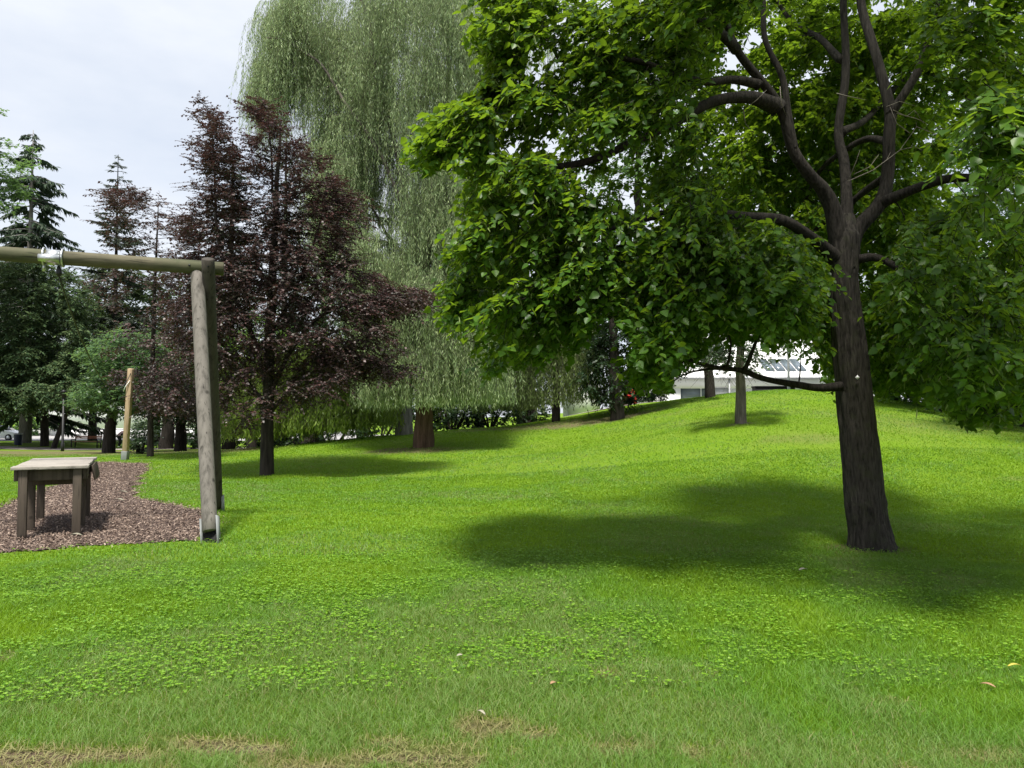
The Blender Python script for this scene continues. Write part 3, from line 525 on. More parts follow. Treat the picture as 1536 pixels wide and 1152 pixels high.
def conifer(name, px, Y, label, h, R, mat, bark, n_wh=26, nb=6, z0=.12, droop=.35, up=0., ribbon=.45, wid=.22, tr=.3, dens=1.0, prof=.9, hang=.5, lean=0):
    b = on_ground(px, Y, -.05); rt = tree_root(name, b, label); mb = MB()
    pts = np.array([[b.x+lean*t, b.y, b.z-.2+(h+.2)*t] for t in np.linspace(0, 1, 16)]); mb.tube(pts, np.linspace(tr, .02, 16), 12, jit=bark_jit(.08, 2, px)); mb.build('trunk', bark, rt, smooth=True)
    br = MB(); cs, ts_, ns, ss = [], [], [], []
    for w in range(n_wh):
        t = z0+(1-z0)*min(.99, (w+rng.random()*.5)/n_wh)
        for q in range(nb):
            t = min(.995, t+rng.normal(0, .006)); a = rng.random()*6.283; Lb = R*((1-t)/(1-z0))**prof*rng.uniform(.42, 1.2)+.12
            d = np.array([math.cos(a), math.sin(a), 0]); u = np.linspace(0, 1, 7)[:, None]
            Pq = np.array([b.x+lean*t, b.y, b.z+h*t])+d*Lb*u+np.array([0, 0, 1.])*(up*Lb*u-droop*Lb*u**1.5+.22*droop*Lb*u**4)
            br.tube(Pq, np.linspace(.02+.012*Lb, .006, 7), 4, cap=False)
            nn = max(4, int(Lb*11*dens)); s = rng.uniform(.15, 1, nn)**.8; fi = s*6; i_ = np.minimum(fi.astype(int), 5); pp = Pq[i_]+(Pq[i_+1]-Pq[i_])*(fi-i_)[:, None]
            side = np.array([-d[1], d[0], 0]); sg = rng.choice([-1, 1], nn)[:, None]
            cs.append(pp); ts_.append(unit(d*.6+side*sg*rng.uniform(.1, 1, (nn, 1))+np.array([0, 0, -hang])*rng.uniform(.3, 1.6, (nn, 1))+.2*rng.normal(size=(nn, 3)))); ns.append(unit(np.array([0, 0, 1.])+.5*rng.normal(size=(nn, 3)))); ss.append(ribbon*rng.uniform(.5, 1.2, nn)*(.55+.45*(1-s)*1.2)*min(1, .5+Lb*.25))
    br.build('branches', bark, rt); V, Fc = leaf_geo(np.vstack(cs), np.vstack(ts_), np.vstack(ns), np.concatenate(ss), wid, 'rhomb'); mesh_obj('crown', V, Fc, mat, rt); return rt
def strands(Cn, out, ns, Lmin, Lmax, nl, leaf, zmin=None, spread=.45, outw=.5):
    Nc = len(Cn); Ls = rng.uniform(Lmin, Lmax, (Nc, ns))*rng.uniform(.6, 1.15, (Nc, 1)); st = Cn[:, None, :]+rng.normal(0, spread, (Nc, ns, 3))*np.array([1, 1, .6])
    if zmin is not None: Ls = np.minimum(Ls, np.maximum(.3, st[..., 2]-zmin(st)))
    d = unit(out[:, None, :]*np.array([1, 1, .2])+.7*rng.normal(size=(Nc, ns, 3))*np.array([1, 1, .3])); s = np.linspace(0, 1, nl)[None, None, :, None]
    ow = outw*rng.uniform(.4, 1.3, (Nc, ns, 1, 1)); pos = st[:, :, None, :]+d[:, :, None, :]*ow*(1-np.exp(-3.2*s)); pos[..., 2] += .25*ow[..., 0]*np.sin(np.minimum(s[..., 0]*5, 3.14))-Ls[..., None]*s[..., 0]**1.15
    pos[..., :2] += rng.normal(0, .02, pos[..., :2].shape); T = unit(np.array([0, 0, -1.])+.36*rng.normal(size=pos.shape)*np.array([1, 1, .4])); seg0 = pos[:, :, :-1:3].reshape(-1, 3)
    m = pos[:, :, ::3].shape[2]; e = pos[:, :, ::3]; return pos.reshape(-1, 3), T.reshape(-1, 3), e[:, :, :-1].reshape(-1, 3), e[:, :, 1:].reshape(-1, 3)
def weeping(name, px, Y, label, Cn, limbs, trunk, tr, mat, bark, ns, Lmin, Lmax, nl, leaf, wid, spread, outw, zclear=1.2, twig_r=.006):
    b = on_ground(px, Y, -.05); rt = tree_root(name, b, label); tk = Skel(); Q = tk.limb([b+Vector((0, 0, -.2))]+trunk, tr*1.2, tr*.45, 24, 6, .05, jit=bark_jit(.10, 2.2, px)); tk.mb.build('trunk', bark, rt, smooth=True)
    s = Skel(); s.nodes = list(Q[-6:]); s.rad = [tr*.5]*6
    for lp, r0, r1 in limbs: s.limb(lp, r0*.6, r1*.6, 8, 5, .3)
    s.attach(Cn, b, .05, 5, .12, .012); out = unit((Cn-np.array([b.x, b.y, 0]))*np.array([1, 1, 0]))
    pos, T, e0, e1 = strands(Cn, out, ns, Lmin, Lmax, nl, leaf, lambda st: terr(st[..., 0], st[..., 1])+zclear, spread, outw)
    s.mb.segs(e0, e1, twig_r, twig_r*.8); s.mb.build('branches', M['bark_mid'], rt); V, Fc = leaf_geo(pos, T, rnd3(len(pos)), leaf*rng.uniform(.6, 1.2, len(pos)), wid, 'rhomb'); mesh_obj('crown', V, Fc, mat, rt); return rt
# ------------------------------------------------------------------ 2. copper beech
PB = [(402,560),(330,600),(330,640),(345,650),(300,560),(270,520),(250,470),(290,440),(255,400),(300,380),(270,330),(310,300),(280,268),(315,262),(278,240),(320,232),(275,213),(330,205),(300,180),(305,150),(335,180),(352,215),(372,250),(378,190),(370,160),(392,145),(420,170),(440,215),(490,235),(500,270),(540,290),(505,330),(530,370),(590,430),(640,440),(625,465),(560,480),(600,520),(575,560),(520,560),(470,600),(440,610)]
kb = np.vstack([sample_px(190, [(290,285),(490,265),(545,330),(530,430),(280,430),(268,340)], 17.6, 20.4), sample_px(760, PB, 17.3, 20.8, .39, .9, 31), sample_px(170, [(235,430),(600,440),(590,555),(520,570),(470,600),(345,640),(290,560)], 17.3, 20.5), sample_px(60, [(480,500),(610,555),(600,570),(520,560),(470,540)], 18, 19.5), sample_px(45, [(560,425),(645,440),(640,465),(560,462)], 18, 19.5), sample_px(18, [(275,213),(355,215),(350,270),(280,268)], 18.2, 19.8), sample_px(7, [(300,145),(340,185),(350,215),(310,205)], 18.5, 19.5), sample_px(10, [(375,150),(420,165),(430,240),(385,235)], 18.5, 19.6)])
bl = [([at(402,600,19),at(385,520,18.8),at(350,440,18.6),at(325,350,18.6),at(320,260,18.8),at(318,170,19)], .07, .012), ([at(403,560,19),at(410,480,19.1),at(412,380,19.2),at(410,280,19.2),at(400,165,19.2)], .08, .012), ([at(405,590,19),at(440,520,18.6),at(490,470,18.3),at(550,450,18.2),at(625,445,18.2)], .06, .012), ([at(405,620,19),at(450,570,18.6),at(520,540,18.4),at(590,550,18.3)], .05, .012), ([at(402,610,19),at(360,560,19.3),at(310,530,19.5),at(270,505,19.6)], .05, .012), ([at(407,500,19),at(450,420,19.5),at(480,330,19.8),at(490,260,20)], .05, .012), ([at(380,490,18.9),at(330,440,18.5),at(285,400,18.3)], .04, .01)]
broadleaf('copper_beech', 402, 19, 'copper beech with dense dark purple leaves and slim dark trunk', [kb], M['beech'], M['bark_dark'], .066, 7, 15, .62, .15, 2.6, 'rhomb', .8, flat=.35, droop=.15, limbs=bl)
PB2 = [(170,560),(140,420),(165,360),(150,310),(165,285),(205,290),(250,300),(290,340),(300,420),(300,560),(290,610),(230,620),(200,600)]
kb2 = np.vstack([sample_px(330, PB2, 24.5, 28.5, .40, .8, 41), sample_px(40, [(215,560),(300,560),(295,625),(225,620)], 25, 28), sample_px(24, [(150,285),(215,288),(210,310),(160,312)], 26, 27.5)])
broadleaf('copper_beech', 227, 27, 'slender sparse copper beech standing behind the tan timber post', [kb2], M['beech'], M['bark_dark'], .10, 5, 9, .7, .10, 2.4, 'rhomb', .75, flat=.35, droop=.15)
# ------------------------------------------------------------------ 3. willows
PW = [(440,-40),(415,30),(425,60),(405,110),(420,140),(470,120),(460,190),(470,240),(490,330),(520,400),(560,430),(560,490),(570,540),(690,540),(735,480),(730,300),(735,60),(730,-40)]
kw = np.vstack([sample_px(80, [(600,270),(735,260),(735,450),(610,450)], 24.2, 27.5), sample_px(150, [(545,400),(690,400),(740,470),(735,560),(690,575),(575,570),(560,500)], 24, 27.4), sample_px(430, PW, 24.0, 28.2, .50, .6, 51), sample_px(16, [(385,95),(420,95),(430,150),(395,135)], 25, 27), sample_px(14, [(395,10),(450,0),(450,60),(400,50)], 25, 27), sample_ell(90, (-2.6, 26, 16.5), (4.6, 4, 3.6), .3)])
wl = [([at(634,480,26),at(615,330,25.8),at(590,200,25.6),at(560,80,25.5),at(530,-60,25.4)], .22, .05), ([at(634,420,26),at(650,250,26.3),at(668,150,26.5),at(670,30,26.6),at(665,-80,26.7)], .2, .06), ([at(615,330,25.8),at(560,220,25.2),at(490,110,24.9),at(440,70,24.8),at(400,60,24.8)], .12, .03), ([at(640,300,26.2),at(690,220,26),at(715,120,25.8),at(728,40,25.6)], .12, .03), ([at(618,350,25.8),at(600,230,25.4),at(640,120,25),at(650,20,24.8)], .12, .03), ([at(630,420,26),at(570,330,27),at(520,220,27.5)], .12, .03), ([at(640,150,26.5),at(700,40,27),at(760,20,27)], .07, .02)]
weeping('weeping_willow', 636, 26, 'tall pale green weeping willow with reddish brown trunk', kw, wl, [at(636,640,26),at(635,600,26),at(634,540,26),at(634,470,26),at(632,400,26)], .31, M['willow'], M['bark_red'], 30, .8, 2.9, 30, .15, .15, .24, .6, 1.6, .0025)
kw2 = np.vstack([sample_px(210, [(380,520),(600,500),(600,610),(540,620),(470,630),(400,640),(360,600)], 29, 34, .40, .4, 61), sample_px(30, [(340,560),(400,560),(400,620),(350,610)], 30, 33)])
weeping('weeping_willow', 607, 31.5, 'grey trunked weeping willow with yellow green curtains hanging behind the copper beech', kw2, [([at(606,540,31.5),at(560,480,31),at(500,500,31),at(430,540,31)], .15, .03), ([at(606,520,31.5),at(540,420,32),at(450,450,32)], .12, .03)], [at(607,630,31.5),at(607,590,31.5),at(606,540,31.5),at(604,480,31.5)], .33, M['willow_dark'], M['bark_grey'], 15, .8, 2.6, 16, .20, .26, .4, .5, .6, .004)
kw3 = np.vstack([sample_px(150, [(700,560),(760,500),(830,470),(885,480),(895,560),(900,600),(860,590),(800,600),(700,600)], 31, 35, .36, .5, 71), sample_px(30, [(830,500),(885,490),(890,570),(840,580)], 31, 32.5)])
weeping('weeping_tree', 834, 33, 'small weeping tree with thin dark trunk and light drooping branches', kw3, [([at(834,560,33),at(800,510,32.6),at(740,520,32.4)], .08, .02), ([at(834,550,33),at(860,500,32.6),at(885,520,32.4)], .08, .02)], [at(834,610,33),at(834,580,33),at(834,540,33),at(836,480,33)], .17, M['weeping'], M['bark_dark'], 13, .5, 1.6, 13, .17, .28, .35, .4, .9, .0035)
# ------------------------------------------------------------------ 4. trees of the far left
H_ = lambda py0, py1, Y: (py0-py1)/F*Y
conifer('norway_spruce', 40, 61, 'tall dark spruce with drooping layered branches and thick grey trunk beside the navy bin', H_(664,188,61), 6.4, M['spruce'], M['bark_grey'], 34, 7, .10, .48, .12, .9, .28, .5, 2.2, .62, .9)
conifer('larch_tree', 170, 62, 'thin grey green conifer with sparse pointed top rising above the wooden beam', H_(666,226,62), 4.9, M['spruce_grey'], M['bark_dark'], 34, 7, .16, .16, .2, .7, .26, .3, 2.2, .8, .35)
conifer('norway_spruce', 344, 44, 'dark pointed spruce hidden behind the copper beech crown', H_(682,200,44), 3.6, M['spruce'], M['bark_dark'], 36, 7, .14, .3, .1, .55, .30, .4, 2.6, .8, .6)
conifer('norway_spruce', 545, 52, 'very tall spruce rising behind the left side of the willow', H_(668,-150,52), 5.2, M['spruce'], M['bark_dark'], 38, 6, .15, .35, .1, .8, .2, .45, 1.1, .8, .8)
conifer('norway_spruce', 425, 58, 'slim spruce showing in the gap between copper beech and willow', H_(668,160,58), 3.6, M['spruce'], M['bark_dark'], 28, 6, .15, .35, .1, .7, .2, .4, 1.1, .8, .8)
kd = sample_ell(170, tuple(at(-40,262,50)), (3.8, 3.4, 5.2), .3, .36, .5, 3)
broadleaf('ash_tree', -35, 50, 'bright green broadleaf tree cut off by the left picture edge', [kd], M['fresh'], M['bark_dark'], .30, 6, 9, 1.0, .3, 5, 'rhomb', .5, flat=.6)
ky = np.vstack([sample_px(560, [(-60,610),(-60,430),(0,400),(60,392),(110,410),(145,450),(150,520),(140,580),(110,600),(60,590),(30,606)], 52, 57, .33, .4, 5), sample_px(150, [(-60,580),(140,570),(130,600),(60,604),(0,614),(-60,614)], 51, 54)])
broadleaf('yew_tree', 69, 57, 'broad dark evergreen with olive green top under the wooden beam', [ky], M['yew'], M['bark_dark'], .25, 8, 14, 1.1, .26, 3, 'rhomb', .42, flat=.5, droop=.35)
broadleaf('yew_tree', 82, 54, 'evergreen with thin leaning trunk between the spruce and the lamp post', [sample_px(110, [(50,570),(140,540),(160,595),(100,605)], 53, 56)], M['yew'], M['bark_dark'], .32, 6, 10, 1.0, .17, 2, 'rhomb', .3, lean=1.6, flat=.4)
ks = np.vstack([sample_px(300, [(140,605),(115,590),(140,560),(120,530),(160,500),(210,492),(260,510),(290,560),(260,600),(205,610)], 38, 43, .33, .6, 6), sample_px(26, [(105,595),(180,590),(185,618),(130,615)], 39, 41)])
broadleaf('hornbeam_tree', 166, 42, 'fresh green layered tree with twin dark trunk behind the far bench', [ks], M['fresh'], M['bark_dark'], .20, 6, 10, .85, .30, 2.0, 'rhomb', .5, flat=.3, droop=.2)
kh = np.vstack([sample_px(260, [(200,615),(200,590),(240,560),(300,550),(345,560),(345,622),(300,628)], 43, 48, .34, .5, 7)])
broadleaf('hemlock_tree', 272, 47, 'dark green spreading evergreen behind the pale round post', [kh], M['darkleaf'], M['bark_dark'], .28, 7, 11, .9, .34, 1.6, 'rhomb', .35, flat=.3, droop=.3)
for px, Y, r, lab, ln in [(252, 53, .42, 'dark thick tree trunk left of the pale round post behind the lawn', 0), (300, 56, .3, 'dark evergreen tree hidden behind the pale round post', 0), (378, 40, .24, 'young tree with leafy thin trunk just left of the copper beech trunk', 0), (460, 50, .5, 'dark tree behind the yellow green willow curtains', 0)]:
    kk = sample_ell(70, (on_ground(px, Y).x, Y, 4.6), (3.2, 3, 2.6), .3); broadleaf('park_tree', px, Y, lab, [kk], M['darkleaf'] if px != 378 else M['mid'], M['bark_dark'], .30, 5, 9, 1.0, r, 2.2, 'rhomb', .4, flat=.4)
def shrub(name, c, r, n, mat, label, leaf=.14, cat='shrub'):
    x, y = c; z = gz(x, y); rt = empty(name, (x, y, z), label, cat); K = sample_ell(n, (x, y, z+r[2]*.9), r, .55); K = K[K[:, 2] > z+.1]; s = Skel()
    for q in range(7): a = rng.random()*6.28; s.limb([(x+.1*math.cos(a), y+.1*math.sin(a), z-.1), (x+r[0]*.3*math.cos(a), y+r[1]*.3*math.sin(a), z+r[2]*.6), (x+r[0]*.5*math.cos(a), y+r[1]*.5*math.sin(a), z+r[2]*1.2)], .05, .015, 6, 3)
    s.attach(K, (x, y, z), .02, 4, .05); out = unit(K-np.array([x, y, z])); po, T, Nn, S, *_ = sprays(K, out, 5, 9, .45, leaf, .2, .6, .9, .3, .6); s.mb.build('stems', M['bark_dark'], rt); V, Fc = leaf_geo(po, T, Nn, S, .6, 'rhomb'); mesh_obj('foliage', V, Fc, mat, rt); return rt
gp = lambda px, Y: (on_ground(px, Y).x, Y)
shrub('shrub', gp(212, 30), (.55, .5, .75), 60, M['dusk'], 'small dark shrub at the foot of the slender copper beech', .10)
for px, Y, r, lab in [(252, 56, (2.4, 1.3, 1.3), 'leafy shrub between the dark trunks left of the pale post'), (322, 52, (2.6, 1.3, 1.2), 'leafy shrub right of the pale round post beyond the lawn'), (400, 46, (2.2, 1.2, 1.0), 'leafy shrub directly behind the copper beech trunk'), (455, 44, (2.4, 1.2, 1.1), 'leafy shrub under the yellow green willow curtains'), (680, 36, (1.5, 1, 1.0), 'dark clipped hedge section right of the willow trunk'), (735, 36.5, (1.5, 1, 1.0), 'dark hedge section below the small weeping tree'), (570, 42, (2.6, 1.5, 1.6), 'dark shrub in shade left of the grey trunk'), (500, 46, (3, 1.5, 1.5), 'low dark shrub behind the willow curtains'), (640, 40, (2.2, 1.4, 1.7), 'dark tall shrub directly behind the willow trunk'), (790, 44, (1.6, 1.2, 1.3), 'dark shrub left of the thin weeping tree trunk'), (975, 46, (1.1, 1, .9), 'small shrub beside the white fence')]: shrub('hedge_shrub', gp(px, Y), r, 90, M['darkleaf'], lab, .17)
shrub('hedge', (on_ground(25, 88).x, 88), (5.5, 1.5, 1.6), 200, M['fresh'], 'yellow green hedge across the street behind the parked car', .3, 'hedge')
# ------------------------------------------------------------------ 5. trees of the centre and right background
k5 = np.vstack([sample_px(280, [(872,600),(880,480),(900,400),(960,380),(1010,430),(1000,560),(950,600)], 29, 33, .3, .5, 8)])
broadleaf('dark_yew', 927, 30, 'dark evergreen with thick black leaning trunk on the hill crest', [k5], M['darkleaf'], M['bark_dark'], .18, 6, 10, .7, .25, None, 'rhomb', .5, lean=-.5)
k6 = np.vstack([sample_px(120, [(1052,560),(1040,500),(1070,430),(1120,380),(1170,400),(1185,500),(1165,560),(1110,555)], 20.5, 23.5, .36, .7, 9)])
broadleaf('maple_tree', 1110, 22, 'small grey green tree with light brown trunk standing on the slope', [k6], M['dusk'], M['bark_mid'], .105, 7, 10, .6, .15, 2.9, 'rhomb', .7, clip=[(1040,548),(1030,300),(1200,300),(1185,480),(1165,540),(1150,562),(1110,560),(1085,552)])
k7 = np.vstack([sample_px(110, [(990,540),(1000,450),(1050,400),(1085,430),(1080,540),(1040,560)], 29, 33, .34, .6, 10)])
broadleaf('maple_tree', 1066, 31, 'dark leaved tree with curved trunk on the hill crest before the white building', [k7], M['darkleaf'], M['bark_dark'], .15, 6, 10, .7, .19, 3.8, 'rhomb', .7, lean=-.3, clip=[(985,545),(990,400),(1050,350),(1090,400),(1090,535),(1050,545),(1020,570),(1005,568)])
for px, Y, mt, poly, lab, n in [(1400, 27, 'mid', [(1300,600),(1290,430),(1340,330),(1440,320),(1480,450),(1470,620),(1380,610)], 'mid green tree standing directly right of the linden trunk', 230), (1530, 24, 'mid', [(1440,610),(1450,400),(1500,330),(1600,330),(1640,600),(1520,620)], 'bushy green tree behind the right picture edge', 210), (1330, 40, 'mid', [(1180,520),(1170,300),(1230,100),(1330,20),(1430,60),(1500,250),(1480,560),(1330,590),(1260,560)], 'tall green tree far behind the linden trunk', 330), (1560, 38, 'fresh', [(1440,560),(1430,200),(1500,20),(1640,0),(1700,300),(1680,600)], 'tall bright green tree far behind the right edge', 240), (960, 60, 'fresh', [(880,500),(870,300),(920,150),(1000,130),(1040,250),(1030,480)], 'light green tree far behind the left part of the linden crown', 220), (1120, 63, 'mid', [(1020,500),(1010,330),(1060,260),(1160,270),(1200,380),(1190,480),(1120,500)], 'green tree behind the roof of the white building', 170), (790, 46, 'dusk', [(720,540),(715,330),(760,250),(830,260),(860,420),(850,540)], 'grey green tree behind the right side of the willow', 150)]:
    k8 = sample_px(n, poly, Y-3, Y+3, .36, .45, px); broadleaf('park_tree', px, Y, lab, [k8], M[mt], M['bark_dark'], .0065*Y+.03, 6, 9, .025*Y, .012*Y if Y > 30 else .2, None, 'rhomb', .7)
kx = sample_ell(230, (17.5, 17.5, 8.2), (6.0, 4.2, 3.8), .4, .36, .5, 12)  # extra tree mostly out of view, added so its crown shades the right slope
broadleaf('park_tree', 1880, 18, 'broad green tree added to shade the slope, its crown at the right picture edge', [kx], M['mid'], M['bark_dark'], .16, 6, 9, .6, .3, 3.5, 'hex', .8)
for px, Y, poly, lab, n in [(-75, 70, [(-80,600),(-80,420),(0,390),(80,400),(110,450),(110,600)], 'dark evergreen tree far behind the left end of the wooden beam', 300), (140, 72, [(70,600),(90,440),(150,400),(220,420),(250,470),(250,600)], 'dark evergreen tree far behind the fresh green layered tree', 300), (235, 66, [(120,610),(120,470),(180,410),(260,400),(330,440),(340,610)], 'dark leafy tree far behind the tan timber post', 260), (480, 64, [(400,620),(420,420),(480,330),(560,400),(580,620)], 'dark leafy tree far behind the gap between beech and willow', 240), (720, 60, [(640,620),(650,420),(720,350),(780,420),(800,600)], 'dark leafy tree far behind the right side of the willow', 220)]:
    broadleaf('park_tree', px, Y, lab, [sample_px(n, poly, Y-3, Y+3, .3, .4, px)], M['yew'], M['bark_dark'], .42, 6, 9, 1.4, .35, None, 'rhomb', .6)
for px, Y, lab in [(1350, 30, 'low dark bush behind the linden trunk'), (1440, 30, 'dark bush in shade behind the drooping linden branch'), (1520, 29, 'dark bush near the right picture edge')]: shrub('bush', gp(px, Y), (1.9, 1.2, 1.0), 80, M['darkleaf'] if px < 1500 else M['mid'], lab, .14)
# ------------------------------------------------------------------ 6. cableway frame
FB = at(316, 812, 9.3); fx, fy = FB.x, FB.y
ff = empty('cableway_frame', (fx, fy, gz(fx, fy)), 'weathered round timber cableway frame with crossbeam and two leaning posts', 'play frame')
bd = unit(np.array([-2.9, -1.08, 0])); Bc = np.array(at(306, 401, 10.72)); dz = np.array([0, 0, .035])
b0 = Bc-bd*.27-dz*.2; b1 = Bc+bd*4.2+np.array([0, 0, .02]); 
def round_log(p0, p1, r, name, mat, parent, n=28):
    u = np.linspace(0, 1, 24)[:, None]; mb = MB(); pts = p0+(p1-p0)*u; rr_ = np.full(24, r); pts = np.vstack([p0+(p0-p1)*0, pts[0]+(p1-p0)*.002, pts[1:-1], pts[-1]-(p1-p0)*.002, p1]); rr_ = np.r_[r*.9, r, rr_[1:-1], r, r*.9]
    mb.tube(pts, rr_, n, jit=lambda t, th: 1+.02*(noise3(np.stack([np.cos(th)*1.2+3, np.sin(th)*1.2+3, t*7], -1))-.5)); return mb.build(name, mat, parent, smooth=True)
xb = round_log(b0, b1, .098, 'crossbeam', M['beam'], ff)
fb = np.array([fx, fy, gz(fx, fy)]); ftop = np.array(at(296, 409, 10.70)); fdir = unit(ftop-fb); round_log(fb+fdir*.13, ftop+fdir*.02, .094, 'post', M['post'], ff)
rbx = at(326, 768, 12.2); rb = np.array([rbx.x, rbx.y, gz(rbx.x, rbx.y)]); rtop = np.array(at(312, 388, 10.50)); rd = unit(rtop-rb); o = round_log(rb+rd*.1, rtop, .089, 'post', M['post_dark'], ff); o['label'] = 'darker post leaning away behind the pale post'
def shoe(base, d, w):
    sh = MB(); xa = unit(np.cross(d, [0, 1., 0])) if abs(d[1]) < .9 else np.array([1., 0, 0]); up = d; fw = unit(np.cross(xa, up))
    for s_ in (-1, 1): p = base+xa*s_*w; sh.beam(p-up*.12, p+up*.31, .012, .09, up=fw)
    o = sh.build('steel_shoe', M['zinc_light'], ff); w2 = MB(); w2.beam(base-up*.1+fw*.03, base+up*.125+fw*.03, 2*w-.014, .05, up=fw); w2.build('shoe_gap_shade', M['hole'], o)  # black block fills the post foot gap, painting its shade
shoe(fb, fdir, .104); shoe(rb, rd, .099)
bo = MB(); ax_ = unit(np.cross(bd, [0, 0, 1.])); ax_ = ax_ if ax_[1] < 0 else -ax_
for p in (Bc+bd*.19+ax_*.094, np.array(rtop)-rd*.13+ax_*.088): bo.tube(np.array([p-ax_*.03, p+ax_*.014]), .016, 8)
bo.build('bolt', M['black'], ff)
# clamp, pulley and cable
cl = MB(); tA, tB = None, None
def beam_at(px):
    best = min(np.linspace(0, 1, 400), key=lambda t: abs(proj((b0+(b1-b0)*t)[None])[0][0]-px)); return b0+(b1-b0)*best
e1, e2 = unit(np.cross(bd, [0, 0, 1.])), np.array([0, 0, 1.])
for px in (66, 95):
    c = beam_at(px); th = np.linspace(0, 2*math.pi, 33); cl.tube(c+(np.cos(th)[:, None]*e1+np.sin(th)[:, None]*e2)*.118, .013, 8, cap=False)
c0, c1 = beam_at(70), beam_at(93); cl.tube(np.array([c0, c1]), .104, 24)
cl.build('clamp', M['zinc'], ff, smooth=False)
pl = MB(); q0 = beam_at(60)+ax_*.11-e2*.035; q1 = beam_at(92)+ax_*.11-e2*.035; pl.tube(np.array([q0, q0+(q1-q0)*.25, q0+(q1-q0)*.3, q0+(q1-q0)*.65, q0+(q1-q0)*.7, q1]), [.05, .05, .06, .06, .05, .05], 18)
for px in (67, 91): c = beam_at(px); pl.tube(np.array([c-e2*.08, c-e2*.2]), .018, 8)
pl.build('pulley', M['zinc'], ff)
hk = MB(); ck = beam_at(89)-e2*.21; hk.tube(np.array([ck+e2*.1, ck, ck-e2*.04]), [.02, .04, .03], 10); hk.build('cable_anchor', M['black'], ff)
# far timber post of the cableway
tb = at(188, 689, 25.5); tbz = gz(tb.x, tb.y); tt = at(196.5, 553, 25.2)
tpst = empty('timber_post', (tb.x, tb.y, tbz), 'tall tan squared timber post in a pale steel shoe leaning slightly right', 'post')
p0 = np.array([tb.x, tb.y, tbz+.28]); p1 = np.array(tt); td = unit(p1-p0); mb = MB(); mb.beam(p0, p1, .165, .165, up=(0, 1, 0)); mb.build('post', M['tan'], tpst, bevel=.015)
mb = MB(); mb.beam(p0-td*.36, p0+td*.02, .2, .2, up=(0, 1, 0)); mb.build('steel_shoe', M['zinc_light'], tpst, bevel=.01)
mb = MB(); sc_ = p0+td*2.3; mb.tube(np.array([sc_+np.array([.05, -.11, .15]), sc_+np.array([-.08, -.13, -.05]), sc_+np.array([-.16, -.12, -.22])]), .012, 6); mb.build('strap', M['white'], tpst)
u = np.linspace(0, 1, 40)[:, None]; cab = ck-e2*.04+(p1-td*.15-(ck-e2*.04))*u; cab[:, 2] -= (4*1.0*u*(1-u))[:, 0]; mb = MB(); mb.tube(cab, .012, 6)
tag(mb.build('steel_cable', M['black'], None), 'thin dark steel cable slanting down from the crossbeam clamp', 'cable')
# ------------------------------------------------------------------ 7. launch platform
pc = at(75, 700, 9.7); X0 = at(38, 800, 9.65).x; X1 = at(110, 800, 9.65).x
pr = empty('launch_platform', ((X0+X1)/2, 10.5, gz((X0+X1)/2, 10.5)), 'low wooden cableway start platform with grey plank top and six brown legs', 'platform')
HT = .92; PO = np.array([at(74, 803, 9.62).x, 9.62, 0]); va = unit(np.array([-.50, 1.0, 0])); ua = np.array([va[1], -va[0], 0]); prz = math.atan2(ua[1], ua[0]); LN = 1.92; hw = .30; Wd = .84
def W_(u, v, z): q = PO+ua*u+va*v; return (q[0], q[1], z)
for k in range(8):
    mb = MB(); mb.box(W_(0, -.09+(LN+.2)*(k+.5)/8, HT-.02+rng.normal(0, .002)), (Wd+rng.normal(0, .012), (LN+.2)/8-.012, .04), prz+rng.normal(0, .004)); mb.build('top_plank', M['plank'], pr, bevel=.004)
for v in (0, LN*.42, LN):
    for u in (-hw, hw):
        q = W_(u, v, 0); z = gz(q[0], q[1]); mb = MB(); mb.box((q[0], q[1], (z-.1+HT-.045)/2), (.10, .095, HT-.045-z+.1), prz); mb.build('leg', M['leg'], pr, bevel=.006)
mb = MB(); mb.box(W_(0, .072, HT-.12), (Wd-.02, .04, .14), prz); mb.build('apron', M['leg'], pr, bevel=.004)
mb = MB()
for u in (-hw-.075, hw+.075): mb.box(W_(u, LN/2, HT-.115), (.04, LN, .14), prz)
mb.build('side_rail', M['leg'], pr, bevel=.004)
mb = MB(); mb.box(W_(0, LN/2+.1, HT-.20), (2*hw-.12, 1.3, .16), prz); mb.build('under_box', M['leg'], pr)
mb = MB(); Rm = Matrix.Rotation(math.radians(78), 3, 'Y'); mb.box(W_(hw+.15, LN*.6, HT-.15), (.21, 1.0, .03), prz, Rm); mb.build('slanted_board', M['leg'], pr, bevel=.004)
# ------------------------------------------------------------------ 8. far left street side
bp_ = on_ground(131, 56.5); bn = empty('park_bench', bp_, 'park bench with red brown slats and black metal sides beyond the footpath', 'bench')
for k, z in enumerate((.72, .83)): mb = MB(); mb.box((bp_.x, bp_.y+.28+.03*k, bp_.z+z), (2.0, .04, .09)); mb.build('back_slat', M['benchred'], bn)
for k in range(3): mb = MB(); mb.box((bp_.x, bp_.y-.16+.16*k, bp_.z+.46), (2.0, .12, .04)); mb.build('seat_slat', M['benchred'], bn)
for s_ in (-1, 1):
    mb = MB(); x = bp_.x+s_*.98
    for a, b_ in [((x, bp_.y-.22, bp_.z-.05), (x, bp_.y-.22, bp_.z+.62)), ((x, bp_.y+.24, bp_.z-.05), (x, bp_.y+.34, bp_.z+.88)), ((x, bp_.y-.26, bp_.z+.62), (x, bp_.y+.3, bp_.z+.62)), ((x, bp_.y-.22, bp_.z+.42), (x, bp_.y+.28, bp_.z+.42))]: mb.beam(a, b_, .06, .06, up=(1, 0, 0) )
    mb.build('side_frame', M['black'], bn)
tp_ = on_ground(29.5, 57.5); tb_ = empty('litter_bin', tp_, 'dark navy litter bin with grey rim beside the thick spruce trunk', 'bin')
